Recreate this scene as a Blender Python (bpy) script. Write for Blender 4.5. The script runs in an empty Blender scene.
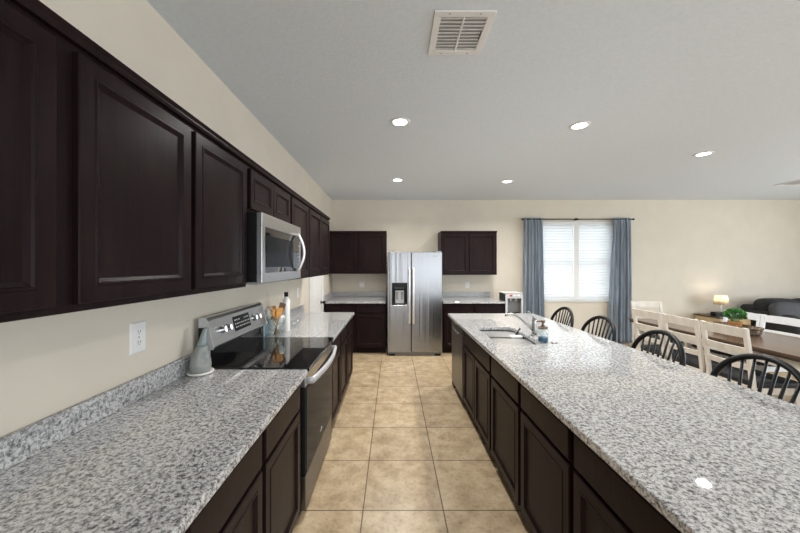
import bpy, bmesh, math, random
from mathutils import Vector, Matrix
random.seed(7)
PI = math.pi
scene = bpy.context.scene
COL = scene.collection

# ------------------------------------------------------------------ camera, world, light, exposure
F_PX = 314.0
cam_d = bpy.data.cameras.new('camera')
cam = bpy.data.objects.new('camera', cam_d); COL.objects.link(cam)
cam.location = (0, 0, 1.55); cam.rotation_euler = (PI/2, 0, 0)
cam_d.sensor_width = 36.0; cam_d.lens = 36.0*F_PX/800.0
cam_d.shift_x = 7.0/800.0; cam_d.shift_y = -1.5/800.0
cam_d.clip_start = 0.02
scene.camera = cam

scene.view_settings.view_transform = 'Standard'
scene.view_settings.look = 'None'
scene.view_settings.gamma = 1.0
scene.view_settings.use_curve_mapping = False
scene.view_settings.exposure = 0.46

world = bpy.data.worlds.new('daylight'); scene.world = world
world.use_nodes = True
wb = world.node_tree.nodes['Background']
wb.inputs[0].default_value = (0.86, 0.93, 1.0, 1); wb.inputs[1].default_value = 0.55

def area(name, loc, rot, sx, sy, power, color=(1, 1, 1), spread=PI, shape='RECTANGLE'):
    l = bpy.data.lights.new(name, 'AREA'); l.shape = shape
    l.size = sx; l.size_y = sy; l.energy = power; l.color = color; l.spread = spread
    o = bpy.data.objects.new(name, l); COL.objects.link(o)
    o.location = loc; o.rotation_euler = rot
    return o
XW, XR, YB, YF, ZC = -1.22, 9.2, 6.3, -4.6, 2.86      # left wall, right wall, back wall, rear wall, ceiling
# added fill lamps outside unseen rear and right openings; daylight through the back window
area('rear_fill_light', (3.2, YF-0.25, 1.25), (PI/2, 0, 0), 6.6, 2.4, 125, (0.87, 0.935, 1.0))
area('side_fill_light', (XR+0.25, 1.6, 1.35), (PI/2, 0, PI/2), 4.2, 2.0, 205, (0.84, 0.92, 1.0))
area('window_daylight', (3.69, YB+0.6, 1.7), (-PI/2, 0, 0), 2.6, 2.4, 105, (0.93, 0.97, 1.0))
LIGHT_W = 20

# ------------------------------------------------------------------ materials
def new_mat(name):
    m = bpy.data.materials.new(name); m.use_nodes = True
    return m, m.node_tree.nodes, m.node_tree.links, m.node_tree.nodes['Principled BSDF']
def noise(N, L, scale, detail=3, rough=0.55, vec=None, stretch=None):
    tc = N.new('ShaderNodeTexCoord'); out = tc.outputs['Object']
    if stretch:
        mp = N.new('ShaderNodeMapping'); mp.inputs['Scale'].default_value = stretch
        L.new(out, mp.inputs['Vector']); out = mp.outputs[0]
    n = N.new('ShaderNodeTexNoise'); n.inputs['Scale'].default_value = scale
    n.inputs['Detail'].default_value = detail; n.inputs['Roughness'].default_value = rough
    L.new(out, n.inputs['Vector'])
    return n.outputs['Fac']
def ramp(N, L, fac, stops):
    r = N.new('ShaderNodeValToRGB'); e = r.color_ramp.elements
    while len(e) < len(stops): e.new(0.5)
    for k, (p, c) in enumerate(stops):
        e[k].position = p
        e[k].color = (c, c, c, 1) if isinstance(c, (int, float)) else (*c, 1)
    L.new(fac, r.inputs[0]); return r.outputs[0]
def mixc(N, L, fac, a, b):
    x = N.new('ShaderNodeMix'); x.data_type = 'RGBA'
    if isinstance(fac, (int, float)): x.inputs[0].default_value = fac
    else: L.new(fac, x.inputs[0])
    for v, s in ((a, 6), (b, 7)):
        if isinstance(v, tuple): x.inputs[s].default_value = (*v, 1)
        else: L.new(v, x.inputs[s])
    return x.outputs[2]
def bump(N, L, P, h, strength, dist=0.002):
    b = N.new('ShaderNodeBump'); b.inputs['Strength'].default_value = strength
    b.inputs['Distance'].default_value = dist
    L.new(h, b.inputs['Height']); L.new(b.outputs[0], P.inputs['Normal'])
def plain(name, c, rough=0.5, metal=0.0, var=0.0, scale=20, stretch=None, bmp=0.0, coat=0.0, spec=0.5):
    m, N, L, P = new_mat(name)
    P.inputs['Base Color'].default_value = (*c, 1); P.inputs['Roughness'].default_value = rough
    P.inputs['Metallic'].default_value = metal; P.inputs['Coat Weight'].default_value = coat
    P.inputs['Specular IOR Level'].default_value = spec
    if var or bmp:
        f = noise(N, L, scale, 4, stretch=stretch)
        if var:
            lo = tuple(v*(1-var) for v in c); hi = tuple(min(1, v*(1+var)) for v in c)
            L.new(ramp(N, L, f, [(0.3, lo), (0.7, hi)]), P.inputs['Base Color'])
        if bmp: bump(N, L, P, f, bmp)
    return m
def emit(name, c, s):
    m, N, L, P = new_mat(name)
    P.inputs['Base Color'].default_value = (*c, 1)
    P.inputs['Emission Color'].default_value = (*c, 1); P.inputs['Emission Strength'].default_value = s
    return m

M = {}
M['wall'] = plain('warm_beige_wall_paint', (0.69, 0.627, 0.525), 0.85, var=0.03, scale=3, bmp=0.15)
M['ceiling'] = plain('ceiling_paint', (0.715, 0.765, 0.82), 0.9, var=0.03, scale=45, bmp=1.0)
M['white'] = plain('white_trim_paint', (0.80, 0.79, 0.77), 0.45, var=0.02, scale=8)
M['plate'] = plain('white_plastic', (0.82, 0.81, 0.79), 0.35, var=0.01)
M['slot'] = plain('dark_slot', (0.03, 0.03, 0.03), 0.6, var=0.05)
# espresso cabinets
m, N, L, P = new_mat('espresso_wood'); M['wood'] = m
f = noise(N, L, 5, 6, 0.6, stretch=(3, 3, 0.8)); g = noise(N, L, 60, 3, 0.6, stretch=(1, 1, 0.05))
a = ramp(N, L, f, [(0.3, (0.009, 0.0046, 0.005)), (0.75, (0.021, 0.0115, 0.0122))])
L.new(mixc(N, L, 0.25, a, ramp(N, L, g, [(0.35, (0.009, 0.0055, 0.0052)), (0.7, (0.03, 0.018, 0.017))])), P.inputs['Base Color'])
P.inputs['Roughness'].default_value = 0.33; P.inputs['Specular IOR Level'].default_value = 0.08; bump(N, L, P, g, 0.06, 0.001)
M['toe'] = plain('dark_toe_kick', (0.012, 0.009, 0.008), 0.6, var=0.1)
# granite
for gname, grough in (('granite', 0.02), ('granite_splash', 0.3)):
    m, N, L, P = new_mat('speckled_'+gname); M[gname] = m
    n1 = noise(N, L, 72, 5, 0.68); n2 = noise(N, L, 105, 3, 0.65, stretch=(1, 1.1, 1.2)); n3 = noise(N, L, 9, 3); n4 = noise(N, L, 150, 2, 0.5, stretch=(1.1, 0.9, 1))
    base = ramp(N, L, n1, [(0.36, (0.075, 0.075, 0.08)), (0.455, (0.37, 0.37, 0.373)), (0.555, (0.65, 0.65, 0.65))])
    blk = ramp(N, L, n2, [(0.38, 1.0), (0.415, 0.0)])
    big = ramp(N, L, n3, [(0.35, 0.55), (0.65, 1.0)])
    mm = N.new('ShaderNodeMath'); mm.operation = 'MULTIPLY'; L.new(blk, mm.inputs[0]); L.new(big, mm.inputs[1])
    c1 = mixc(N, L, mm.outputs[0], base, (0.035, 0.036, 0.042))
    gr = ramp(N, L, n4, [(0.36, 0.7), (0.44, 0.0)])
    L.new(mixc(N, L, gr, c1, (0.17, 0.16, 0.15)), P.inputs['Base Color'])
    P.inputs['Roughness'].default_value = grough; P.inputs['Specular IOR Level'].default_value = 1.0
# floor tiles
m, N, L, P = new_mat('beige_travertine_tile'); M['tile'] = m
tc = N.new('ShaderNodeTexCoord'); mp = N.new('ShaderNodeMapping')
T = 0.507
mp.inputs['Location'].default_value = (-(0.318-7*T), -(1.983-20*T), 0)
L.new(tc.outputs['Object'], mp.inputs['Vector'])
br = N.new('ShaderNodeTexBrick'); br.offset = 0.0; br.squash = 1.0
br.inputs['Scale'].default_value = 1.0; br.inputs['Brick Width'].default_value = T; br.inputs['Row Height'].default_value = T
br.inputs['Mortar Size'].default_value = 0.0038; br.inputs['Mortar Smooth'].default_value = 0.1
br.inputs['Color1'].default_value = (1, 1, 1, 1); br.inputs['Color2'].default_value = (0.86, 0.86, 0.86, 1)
br.inputs['Mortar'].default_value = (0.3, 0.3, 0.3, 1)
L.new(mp.outputs[0], br.inputs['Vector'])
n1 = noise(N, L, 7, 6, 0.65); n2 = noise(N, L, 38, 4, 0.6)
a = ramp(N, L, n1, [(0.34, (0.29, 0.20, 0.112)), (0.5, (0.46, 0.345, 0.21)), (0.64, (0.62, 0.50, 0.34))])
b = ramp(N, L, n2, [(0.36, (0.25, 0.165, 0.09)), (0.46, (0.55, 0.425, 0.275))])
c = mixc(N, L, 0.34, a, b)
mu = N.new('ShaderNodeMix'); mu.data_type = 'RGBA'; mu.blend_type = 'MULTIPLY'; mu.inputs[0].default_value = 0.8
L.new(c, mu.inputs[6]); L.new(br.outputs['Color'], mu.inputs[7])
L.new(mixc(N, L, br.outputs['Fac'], mu.outputs[2], (0.10, 0.07, 0.045)), P.inputs['Base Color'])
P.inputs['Roughness'].default_value = 0.33
inv = N.new('ShaderNodeMath'); inv.operation = 'SUBTRACT'; inv.inputs[0].default_value = 1; L.new(br.outputs['Fac'], inv.inputs[1])
bump(N, L, P, inv.outputs[0], 0.5, 0.002)
# metals
def steel(name, c, rough, stretch, bm=0.12):
    m, N, L, P = new_mat(name)
    P.inputs['Metallic'].default_value = 1.0
    f = noise(N, L, 6, 3, 0.6, stretch=stretch); g = noise(N, L, 90, 2, 0.5, stretch=stretch)
    L.new(ramp(N, L, g, [(0.3, tuple(v*0.93 for v in c)), (0.7, c)]), P.inputs['Base Color'])
    P.inputs['Roughness'].default_value = rough
    bump(N, L, P, f, bm, 0.02)
    return m
M['steel'] = steel('brushed_stainless_steel', (0.31, 0.31, 0.315), 0.25, (1, 1, 0.012), 0.45)
M['steel_h'] = steel('stainless_steel_panel', (0.62, 0.625, 0.63), 0.3, (0.05, 1, 1), 0.05)
M['chrome'] = plain('polished_steel', (0.78, 0.78, 0.78), 0.16, 1.0, var=0.03)
M['nickel'] = plain('brushed_nickel', (0.42, 0.41, 0.39), 0.25, 1.0, var=0.04)
M['bronze'] = plain('bronze_metal', (0.21, 0.15, 0.10), 0.35, 1.0, var=0.1)
M['blackglass'] = plain('black_glass', (0.008, 0.008, 0.009), 0.03, 0.0, var=0.05, spec=0.6)
M['ovenglass'] = plain('smoked_oven_glass', (0.02, 0.022, 0.024), 0.12, 0.0, var=0.05, spec=0.02)
M['blackplastic'] = plain('black_plastic', (0.010, 0.010, 0.011), 0.4, var=0.1, spec=0.25)
M['greyplastic'] = plain('grey_plastic', (0.28, 0.285, 0.29), 0.45, var=0.05)
M['satin'] = plain('satin_steel', (0.80, 0.80, 0.80), 0.42, 0.75, var=0.02)
M['ring'] = plain('faint_burner_print', (0.035, 0.035, 0.037), 0.2, var=0.05)
M['steel_d'] = steel('dark_brushed_steel', (0.17, 0.165, 0.16), 0.32, (1, 1, 0.02), 0.2)
M['silver'] = plain('silver_plastic', (0.55, 0.56, 0.57), 0.35, 0.2, var=0.03)
M['mark'] = plain('pale_print', (0.7, 0.7, 0.7), 0.5, var=0.02)
M['blackpaint'] = plain('black_painted_wood', (0.009, 0.0095, 0.011), 0.4, var=0.25, scale=12, spec=0.25)
M['cream'] = plain('cream_distressed_wood', (0.68, 0.635, 0.565), 0.55, var=0.12, scale=14, stretch=(1, 1, 0.3))
M['whitewood'] = plain('white_painted_wood', (0.78, 0.79, 0.80), 0.5, var=0.05, scale=14)
M['cushion'] = plain('black_upholstery', (0.008, 0.009, 0.012), 0.6, var=0.2, scale=30, bmp=0.2)
m, N, L, P = new_mat('brown_plank_tabletop'); M['tabletop'] = m
tc = N.new('ShaderNodeTexCoord'); wv = N.new('ShaderNodeTexBrick'); mp = N.new('ShaderNodeMapping')
mp.inputs['Rotation'].default_value = (0, 0, PI/2)
L.new(tc.outputs['Object'], mp.inputs[0]); L.new(mp.outputs[0], wv.inputs['Vector'])
wv.inputs['Scale'].default_value = 1; wv.inputs['Brick Width'].default_value = 5; wv.inputs['Row Height'].default_value = 0.13
wv.inputs['Mortar Size'].default_value = 0.003; wv.inputs['Color1'].default_value = (0.075, 0.044, 0.028, 1)
wv.inputs['Color2'].default_value = (0.105, 0.064, 0.041, 1); wv.inputs['Mortar'].default_value = (0.03, 0.02, 0.015, 1)
g = noise(N, L, 14, 5, 0.65, stretch=(4, 0.35, 1))
L.new(mixc(N, L, ramp(N, L, g, [(0.35, 0.0), (0.75, 0.5)]), wv.outputs['Color'], (0.17, 0.115, 0.08)), P.inputs['Base Color'])
P.inputs['Roughness'].default_value = 0.22
M['darkwood'] = plain('dark_stained_wood', (0.035, 0.022, 0.016), 0.35, var=0.3, scale=10, stretch=(1, 0.2, 1))
M['oak'] = plain('pale_oak', (0.62, 0.45, 0.24), 0.5, var=0.12, scale=10, stretch=(0.3, 1, 4))
M['spoonwood'] = plain('honey_wood', (0.60, 0.29, 0.07), 0.5, var=0.2, scale=30)
M['brownwood'] = plain('dark_brown_utensil_wood', (0.10, 0.042, 0.02), 0.45, var=0.2, scale=30)
M['terracotta'] = plain('terracotta', (0.48, 0.21, 0.07), 0.8, var=0.15, scale=25)
M['ceramic'] = plain('grey_ceramic_glaze', (0.29, 0.305, 0.29), 0.3, var=0.04, scale=10)
M['ceramic_blue'] = plain('pale_blue_grey_glaze', (0.25, 0.30, 0.305), 0.3, var=0.05, scale=10)
M['ceramic_white'] = plain('white_ceramic', (0.82, 0.81, 0.78), 0.25, var=0.02)
M['sofa'] = plain('charcoal_sofa_fabric', (0.026, 0.026, 0.027), 0.85, var=0.25, scale=40, bmp=0.3)
M['pillow'] = plain('grey_pillow_fabric', (0.075, 0.077, 0.082), 0.9, var=0.2, scale=60, bmp=0.3)
M['red'] = plain('red_plastic', (0.6, 0.02, 0.03), 0.4, var=0.02)
M['blue'] = plain('blue_soap', (0.05, 0.13, 0.24), 0.2, var=0.03)
m, N, L, P = new_mat('woven_seagrass'); M['basket'] = m
f = noise(N, L, 45, 3, 0.6)
L.new(ramp(N, L, f, [(0.3, (0.04, 0.022, 0.014)), (0.5, (0.13, 0.085, 0.052)), (0.68, (0.32, 0.25, 0.175))]), P.inputs['Base Color'])
P.inputs['Roughness'].default_value = 0.85; bump(N, L, P, f, 1.0, 0.01)
m, N, L, P = new_mat('glossy_leaf'); M['leaf'] = m
f = noise(N, L, 30, 3)
L.new(ramp(N, L, f, [(0.3, (0.02, 0.09, 0.018)), (0.55, (0.07, 0.25, 0.05)), (0.75, (0.2, 0.44, 0.12))]), P.inputs['Base Color'])
P.inputs['Roughness'].default_value = 0.45
# see-through materials: transparent + glossy, no ray tricks
def pane(name, tint, gloss):
    m = bpy.data.materials.new(name); m.use_nodes = True; N = m.node_tree.nodes; L = m.node_tree.links; N.clear()
    o = N.new('ShaderNodeOutputMaterial'); t = N.new('ShaderNodeBsdfTransparent'); t.inputs[0].default_value = (*tint, 1)
    g = N.new('ShaderNodeBsdfGlossy'); g.inputs['Roughness'].default_value = 0.03
    lw = N.new('ShaderNodeLayerWeight'); lw.inputs[0].default_value = 0.5
    pw = N.new('ShaderNodeMath'); pw.operation = 'POWER'; pw.inputs[1].default_value = 4.0; L.new(lw.outputs['Facing'], pw.inputs[0])
    ad = N.new('ShaderNodeMath'); ad.operation = 'MULTIPLY_ADD'; ad.inputs[1].default_value = 0.45; ad.inputs[2].default_value = gloss; ad.use_clamp = True
    L.new(pw.outputs[0], ad.inputs[0])
    x = N.new('ShaderNodeMixShader'); L.new(ad.outputs[0], x.inputs[0]); L.new(t.outputs[0], x.inputs[1]); L.new(g.outputs[0], x.inputs[2])
    L.new(x.outputs[0], o.inputs[0]); return m
M['glass'] = pane('clear_glass', (0.93, 0.96, 0.96), 0.02)
M['bottleglass'] = pane('pale_blue_glass', (0.66, 0.80, 0.88), 0.03)
def sheer(name, c, trans, var=0.0, scale=30, stretch=None):
    m = bpy.data.materials.new(name); m.use_nodes = True; N = m.node_tree.nodes; L = m.node_tree.links; N.clear()
    o = N.new('ShaderNodeOutputMaterial'); d = N.new('ShaderNodeBsdfDiffuse'); t = N.new('ShaderNodeBsdfTranslucent')
    d.inputs[0].default_value = (*c, 1); t.inputs[0].default_value = (*c, 1)
    if var:
        f = noise(N, L, scale, 4, 0.6, stretch=stretch)
        r = ramp(N, L, f, [(0.3, tuple(v*(1-var) for v in c)), (0.7, tuple(min(1, v*(1+var)) for v in c))])
        L.new(r, d.inputs[0]); L.new(r, t.inputs[0])
    x = N.new('ShaderNodeMixShader'); x.inputs[0].default_value = trans
    L.new(d.outputs[0], x.inputs[1]); L.new(t.outputs[0], x.inputs[2]); L.new(x.outputs[0], o.inputs[0]); return m
M['curtain'] = sheer('blue_grey_curtain_linen', (0.50, 0.56, 0.62), 0.55, 0.34, 22, (4, 4, 0.12))
M['slat'] = sheer('white_blind_slat', (0.80, 0.81, 0.82), 0.28, 0.02)
M['shade'] = sheer('cream_lamp_shade', (0.90, 0.80, 0.64), 0.6, 0.02)
M['bulb'] = emit('lamp_bulb', (1.0, 0.90, 0.76), 1.3)
M['led'] = emit('led_diffuser', (1.0, 0.97, 0.92), 9)

# ------------------------------------------------------------------ mesh helpers
def obj(name, bm, mat, parent=None, smooth=False, bevel=0.0, seg=2, auto=None):
    me = bpy.data.meshes.new(name)
    bmesh.ops.recalc_face_normals(bm, faces=bm.faces)
    if smooth or auto:
        for f in bm.faces: f.smooth = True
    if auto:
        for e in bm.edges:
            if len(e.link_faces) == 2 and e.calc_face_angle(0) > auto: e.smooth = False
    bm.to_mesh(me); bm.free()
    me.materials.append(M[mat] if isinstance(mat, str) else mat)
    o = bpy.data.objects.new(name, me); COL.objects.link(o)
    if parent: o.parent = parent
    if bevel:
        b = o.modifiers.new('bevel', 'BEVEL'); b.width = bevel; b.segments = seg; b.limit_method = 'ANGLE'; b.angle_limit = 0.6
        b.harden_normals = False
    return o
def thing(name, label, cat, loc=(0, 0, 0), rz=0.0, group=None):
    o = bpy.data.objects.new(name, None); COL.objects.link(o); o.empty_display_size = 0.1
    o.location = loc; o.rotation_euler = (0, 0, rz); return tag(o, label, cat, group)
def tag(o, label, cat, group=None):
    o['label'] = label; o['category'] = cat
    if group: o['group'] = group
    return o
def struct(name, bm, mat, parent=None, **k):
    o = obj(name, bm, mat, parent, **k); o['kind'] = 'structure'; return o
def dup(root, loc, rz, label, group=None):
    r = root.copy(); COL.objects.link(r); r.location = loc; r.rotation_euler = (0, 0, rz); r['label'] = label
    if group: r['group'] = group
    for ch in list(root.children):
        c = ch.copy(); COL.objects.link(c); c.parent = r
        for g in list(ch.children):
            d = g.copy(); COL.objects.link(d); d.parent = c
    return r
def B(): return bmesh.new()
def box(bm, x0, x1, y0, y1, z0, z1):
    v = [bm.verts.new((x, y, z)) for x in (x0, x1) for y in (y0, y1) for z in (z0, z1)]
    for q in ((0, 1, 3, 2), (4, 6, 7, 5), (0, 4, 5, 1), (2, 3, 7, 6), (0, 2, 6, 4), (1, 5, 7, 3)):
        bm.faces.new([v[i] for i in q])
    return bm
def loops(bm, rings, cap0=True, cap1=True, closed=True):
    R = [[bm.verts.new(p) for p in r] for r in rings]
    n = len(R[0])
    for a, b in zip(R, R[1:]):
        for i in range(n if closed else n-1):
            j = (i+1) % n
            bm.faces.new((a[i], a[j], b[j], b[i]))
    if cap0: bm.faces.new(R[0])
    if cap1: bm.faces.new(list(reversed(R[-1])))
    return R
def lathe(bm, prof, cx=0, cy=0, cz=0, n=24, cap0=True, cap1=True, sx=1, sy=1):
    loops(bm, [[(cx+r*sx*math.cos(2*PI*i/n), cy+r*sy*math.sin(2*PI*i/n), cz+z) for i in range(n)] for r, z in prof], cap0, cap1)
    return bm
def tube(bm, pts, rad, n=10, flat=None):
    P = [Vector(p) for p in pts]; k = len(P)
    rad = rad if isinstance(rad, (list, tuple)) else [rad]*k
    rings = []; prev = None
    for i in range(k):
        t = (P[min(i+1, k-1)]-P[max(i-1, 0)]).normalized()
        if prev is None:
            up = Vector((0, 0, 1)) if abs(t.z) < 0.9 else Vector((1, 0, 0))
            u = t.cross(up).normalized()
        else:
            u = (prev-t*prev.dot(t)).normalized()
        w = t.cross(u); prev = u
        fl = flat or (1, 1)
        rings.append([tuple(P[i]+rad[i]*(fl[0]*math.cos(2*PI*j/n)*u+fl[1]*math.sin(2*PI*j/n)*w)) for j in range(n)])
    loops(bm, rings); return bm
def cyl(bm, p, q, r0, r1=None, n=12): return tube(bm, [p, q], [r0, r0 if r1 is None else r1], n)
def bar(bm, p, q, w, d, up=(1, 0, 0)):
    """rectangular bar from p to q, w wide along 'up', d deep"""
    p = Vector(p); q = Vector(q); t = (q-p).normalized(); u = Vector(up); u = (u-t*u.dot(t)).normalized(); v = t.cross(u)
    loops(bm, [[tuple(c+u*sx*w/2+v*sy*d/2) for sx, sy in ((-1, -1), (1, -1), (1, 1), (-1, 1))] for c in (p, q)]); return bm
def arc(p, r, a0, a1, n, plane='xz'):
    out = []
    for i in range(n+1):
        a = a0+(a1-a0)*i/n; c, s = r*math.cos(a), r*math.sin(a)
        out.append((p[0]+c, p[1], p[2]+s) if plane == 'xz' else (p[0], p[1]+c, p[2]+s) if plane == 'yz' else (p[0]+c, p[1]+s, p[2]))
    return out
def rrect(x0, x1, y0, y1, z, r, n=5):
    out = []
    for cx, cy, a in ((x1-r, y1-r, 0), (x0+r, y1-r, PI/2), (x0+r, y0+r, PI), (x1-r, y0+r, 1.5*PI)):
        for i in range(n+1):
            t = a+PI/2*i/n; out.append((cx+r*math.cos(t), cy+r*math.sin(t), z))
    return out
def rbox(bm, x0, x1, y0, y1, z0, z1, r, e=0.0, n=5):
    """upright rounded-corner block, with softened top and bottom rims"""
    if e:
        loops(bm, [rrect(x0+e, x1-e, y0+e, y1-e, z0, max(r-e, 0.002), n), rrect(x0, x1, y0, y1, z0+e, r, n), rrect(x0, x1, y0, y1, z1-e, r, n), rrect(x0+e*.3, x1-e*.3, y0+e*.3, y1-e*.3, z1-e*.3, r, n), rrect(x0+e, x1-e, y0+e, y1-e, z1, max(r-e, 0.002), n)])
    else: loops(bm, [rrect(x0, x1, y0, y1, z0, r, n), rrect(x0, x1, y0, y1, z1, r, n)])
    return bm
def cushion(bm, x0, x1, y0, y1, z0, z1, nx=14, ny=10, puff=1.0, p=4):
    """puffy pillow-like block"""
    cx, cy, cz = (x0+x1)/2, (y0+y1)/2, (z0+z1)/2; hx, hy, hz = (x1-x0)/2, (y1-y0)/2, (z1-z0)/2
    n, k = 28, 12
    def se(c, e): return math.copysign(abs(c)**e, c)
    e = 2.0/p
    rings = []
    for j in range(1, k):
        v = -PI/2+PI*j/k
        rings.append([(cx+hx*se(math.cos(v), e)*se(math.cos(2*PI*i/n), e), cy+hy*se(math.cos(v), e)*se(math.sin(2*PI*i/n), e), cz+hz*se(math.sin(v), e)) for i in range(n)])
    loops(bm, rings); return bm

# ------------------------------------------------------------------ room shell
struct('floor', box(B(), XW-0.1, XR+0.1, YF-0.1, YB+0.1, -0.08, 0), 'tile')
struct('ceiling', box(B(), XW-0.1, XR+0.1, YF-0.1, YB+0.1, ZC, ZC+0.1), 'ceiling')
PD0, PD1, PDH = 4.60, 5.39, 2.05     # pantry door opening
bm = B(); box(bm, XW-0.1, XW, YF-0.1, PD0, 0, ZC); box(bm, XW-0.1, XW, PD1, YB+0.1, 0, ZC); box(bm, XW-0.1, XW, PD0, PD1, PDH, ZC)
struct('wall_left', bm, 'wall')
WX0, WX1, WZ0, WZ1 = 2.92, 4.46, 0.84, 2.43
bm = B()
box(bm, XW, WX0, YB, YB+0.14, 0, ZC); box(bm, WX1, XR, YB, YB+0.14, 0, ZC)
box(bm, WX0, WX1, YB, YB+0.14, 0, WZ0); box(bm, WX0, WX1, YB, YB+0.14, WZ1, ZC)
struct('wall_back', bm, 'wall')
SY0, SY1 = -0.5, 3.7
bm = B(); box(bm, XR, XR+0.1, YF-0.1, SY0, 0, ZC); box(bm, XR, XR+0.1, SY1, YB+0.1, 0, ZC)
box(bm, XR, XR+0.1, SY0, SY1, 0, 0.4); box(bm, XR, XR+0.1, SY0, SY1, 2.35, ZC)
struct('wall_right', bm, 'wall')
bm = B(); box(bm, XW, -0.1, YF-0.1, YF, 0, ZC); box(bm, 6.5, XR, YF-0.1, YF, 0, ZC); box(bm, -0.1, 6.5, YF-0.1, YF, 2.42, ZC)
struct('wall_rear', bm, 'wall')
bm = B(); box(bm, 2.0, XR, YB-0.014, YB, 0, 0.09); struct('baseboard_back', bm, 'white', bevel=0.004)
# pantry door
bm = B(); t = 0.055
box(bm, XW, XW+0.018, PD0-t, PD0+0.012, 0, PDH+t); box(bm, XW, XW+0.018, PD1-0.012, PD1+t, 0, PDH+t); box(bm, XW, XW+0.018, PD0+0.012, PD1-0.012, PDH-0.012, PDH+t)
struct('trim_1', bm, 'white', bevel=0.004)
def panel_loops(bm, x0, x1, z0, z1, prof, yf):
    loops(bm, [[(x0+i, y, z0+i), (x1-i, y, z0+i), (x1-i, y, z1-i), (x0+i, y, z1-i)] for i, y in prof])
door = bpy.data.objects.new('door_1', None); COL.objects.link(door); door.location = (XW, PD0, 0); door.rotation_euler = (0, 0, PI/2); door['kind'] = 'structure'
dw = PD1-PD0
bm = B(); box(bm, 0.014, dw-0.014, -0.001, 0.034, 0.01, PDH-0.014)
for pz in ((0.18, 0.86), (1.0, 1.88)):
    for px in ((0.12, dw/2-0.05), (dw/2+0.05, dw-0.12)):
        panel_loops(bm, px[0], px[1], pz[0], pz[1], [(0, 0.0), (0, -0.003), (0.012, -0.005), (0.03, -0.0015), (0.05, -0.0015), (0.075, -0.006)], 0)
struct('door_slab', bm, 'white', door)
bm = B(); kx, kz = dw-0.085, 0.92
cyl(bm, (kx, 0, kz), (kx, -0.008, kz), 0.03, n=20); cyl(bm, (kx, -0.008, kz), (kx, -0.04, kz), 0.011)
lathe(bm, [(0.001, -0.028), (0.017, -0.024), (0.027, -0.01), (0.028, 0.004), (0.02, 0.02), (0.001, 0.025)], n=20)
kv = [v for v in bm.verts if abs(v.co.x) < 0.05 and abs(v.co.z) < 0.05]
for v in kv: v.co = Vector((kx+v.co.x, -0.055+v.co.z, kz+v.co.y))
struct('door_handle', bm, 'blackplastic', door, smooth=True)
for z in (0.25, 1.05, 1.85):
    struct('hinge', box(B(), 0.0, 0.014, -0.006, 0.002, z-0.045, z+0.045), 'nickel', door)
# window with twin single hung sashes
win = bpy.data.objects.new('window_1', None); COL.objects.link(win); win.location = ((WX0+WX1)/2, YB, WZ0); win['kind'] = 'structure'
w2, wh = (WX1-WX0)/2, WZ1-WZ0
bm = B()
for s in (-1, 1): box(bm, min(s*w2, s*(w2-.045)), max(s*w2, s*(w2-.045)), 0.07, 0.135, 0, wh)
box(bm, -w2, w2, 0.07, 0.135, 0, 0.05); box(bm, -w2, w2, 0.07, 0.135, wh-0.05, wh); box(bm, -0.05, 0.05, 0.02, 0.135, 0, wh)
struct('window_frame', bm, 'white', win)
for s in (-1, 1):
    cx = s*(w2/2)
    bm = B(); a = w2/2-0.022
    for (z0, z1, y) in ((0.05, wh*0.51, 0.08), (wh*0.48, wh-0.05, 0.10)):
        box(bm, cx-a, cx-a+.03, y, y+.025, z0, z1); box(bm, cx+a-.03, cx+a, y, y+.025, z0, z1)
        box(bm, cx-a, cx+a, y, y+.025, z0, z0+.035); box(bm, cx-a, cx+a, y, y+.025, z1-.035, z1)
    struct('window_sash', bm, 'white', win)
    struct('window_pane', box(B(), cx-a, cx+a, 0.108, 0.112, 0.05, wh-0.05), 'glass', win)
bm = B(); box(bm, -w2-0.03, w2+0.03, -0.03, 0.07, -0.022, 0.0); struct('window_sill', bm, 'white', win, bevel=0.004)

# ------------------------------------------------------------------ window blind, curtains, rod
def blind(cx, w, label):
    t = thing('window_blind', label, 'blind', (cx, YB, WZ0), group='window blinds')
    obj('head_rail', box(B(), -w/2, w/2, 0.012, 0.06, wh-0.055, wh-0.004), 'white', t, bevel=0.004)
    bm = B(); z = 0.035; k = 0
    while z < wh-0.07:
        a = 1.15+0.03*math.sin(k*2.3)
        dy, dz = 0.0375*math.cos(a), 0.0375*math.sin(a)
        loops(bm, [[(x, 0.038+dy, z+dz), (x, 0.0385, z+0.003), (x, 0.038-dy, z-dz), (x, 0.0375, z+0.001)] for x in (-w/2, w/2)])
        z += 0.055; k += 1
    obj('slats', bm, 'slat', t)
    bm = B(); z = 0.035; k = 0
    while z < wh-0.07:
        a = 1.15+0.03*math.sin(k*2.3); yl, zl = 0.038-0.0375*math.cos(a), z-0.0375*math.sin(a)
        box(bm, -w/2, w/2, yl-0.002, yl+0.001, zl, zl+0.017)
        z += 0.055; k += 1
    obj('slat_shade_lines', bm, 'white', t)  # opaque strips added to imitate the shade lines between slats
    obj('bottom_rail', box(B(), -w/2, w/2, 0.022, 0.055, 0.002, 0.022), 'white', t, bevel=0.003)
    for s in (-0.3, 0.3):
        obj('ladder_cord', cyl(B(), (s*w, 0.011, 0.02), (s*w, 0.011, wh-0.05), 0.0012, n=5), 'white', t)
blind((WX0+WX1)/2-w2/2-0.022, w2-0.064, 'white horizontal blind over the left half of the twin window')
blind((WX0+WX1)/2+w2/2+0.022, w2-0.064, 'white horizontal blind over the right half of the twin window')
ROD_Y, ROD_Z = YB-0.09, 2.455
t = thing('curtain_rod', 'thin black curtain rod above the window, finials and centre joint', 'curtain rod', (3.66, ROD_Y, ROD_Z))
obj('rod', cyl(B(), (-1.08, 0, 0), (1.08, 0, 0), 0.010), 'blackplastic', t, smooth=True)
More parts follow.
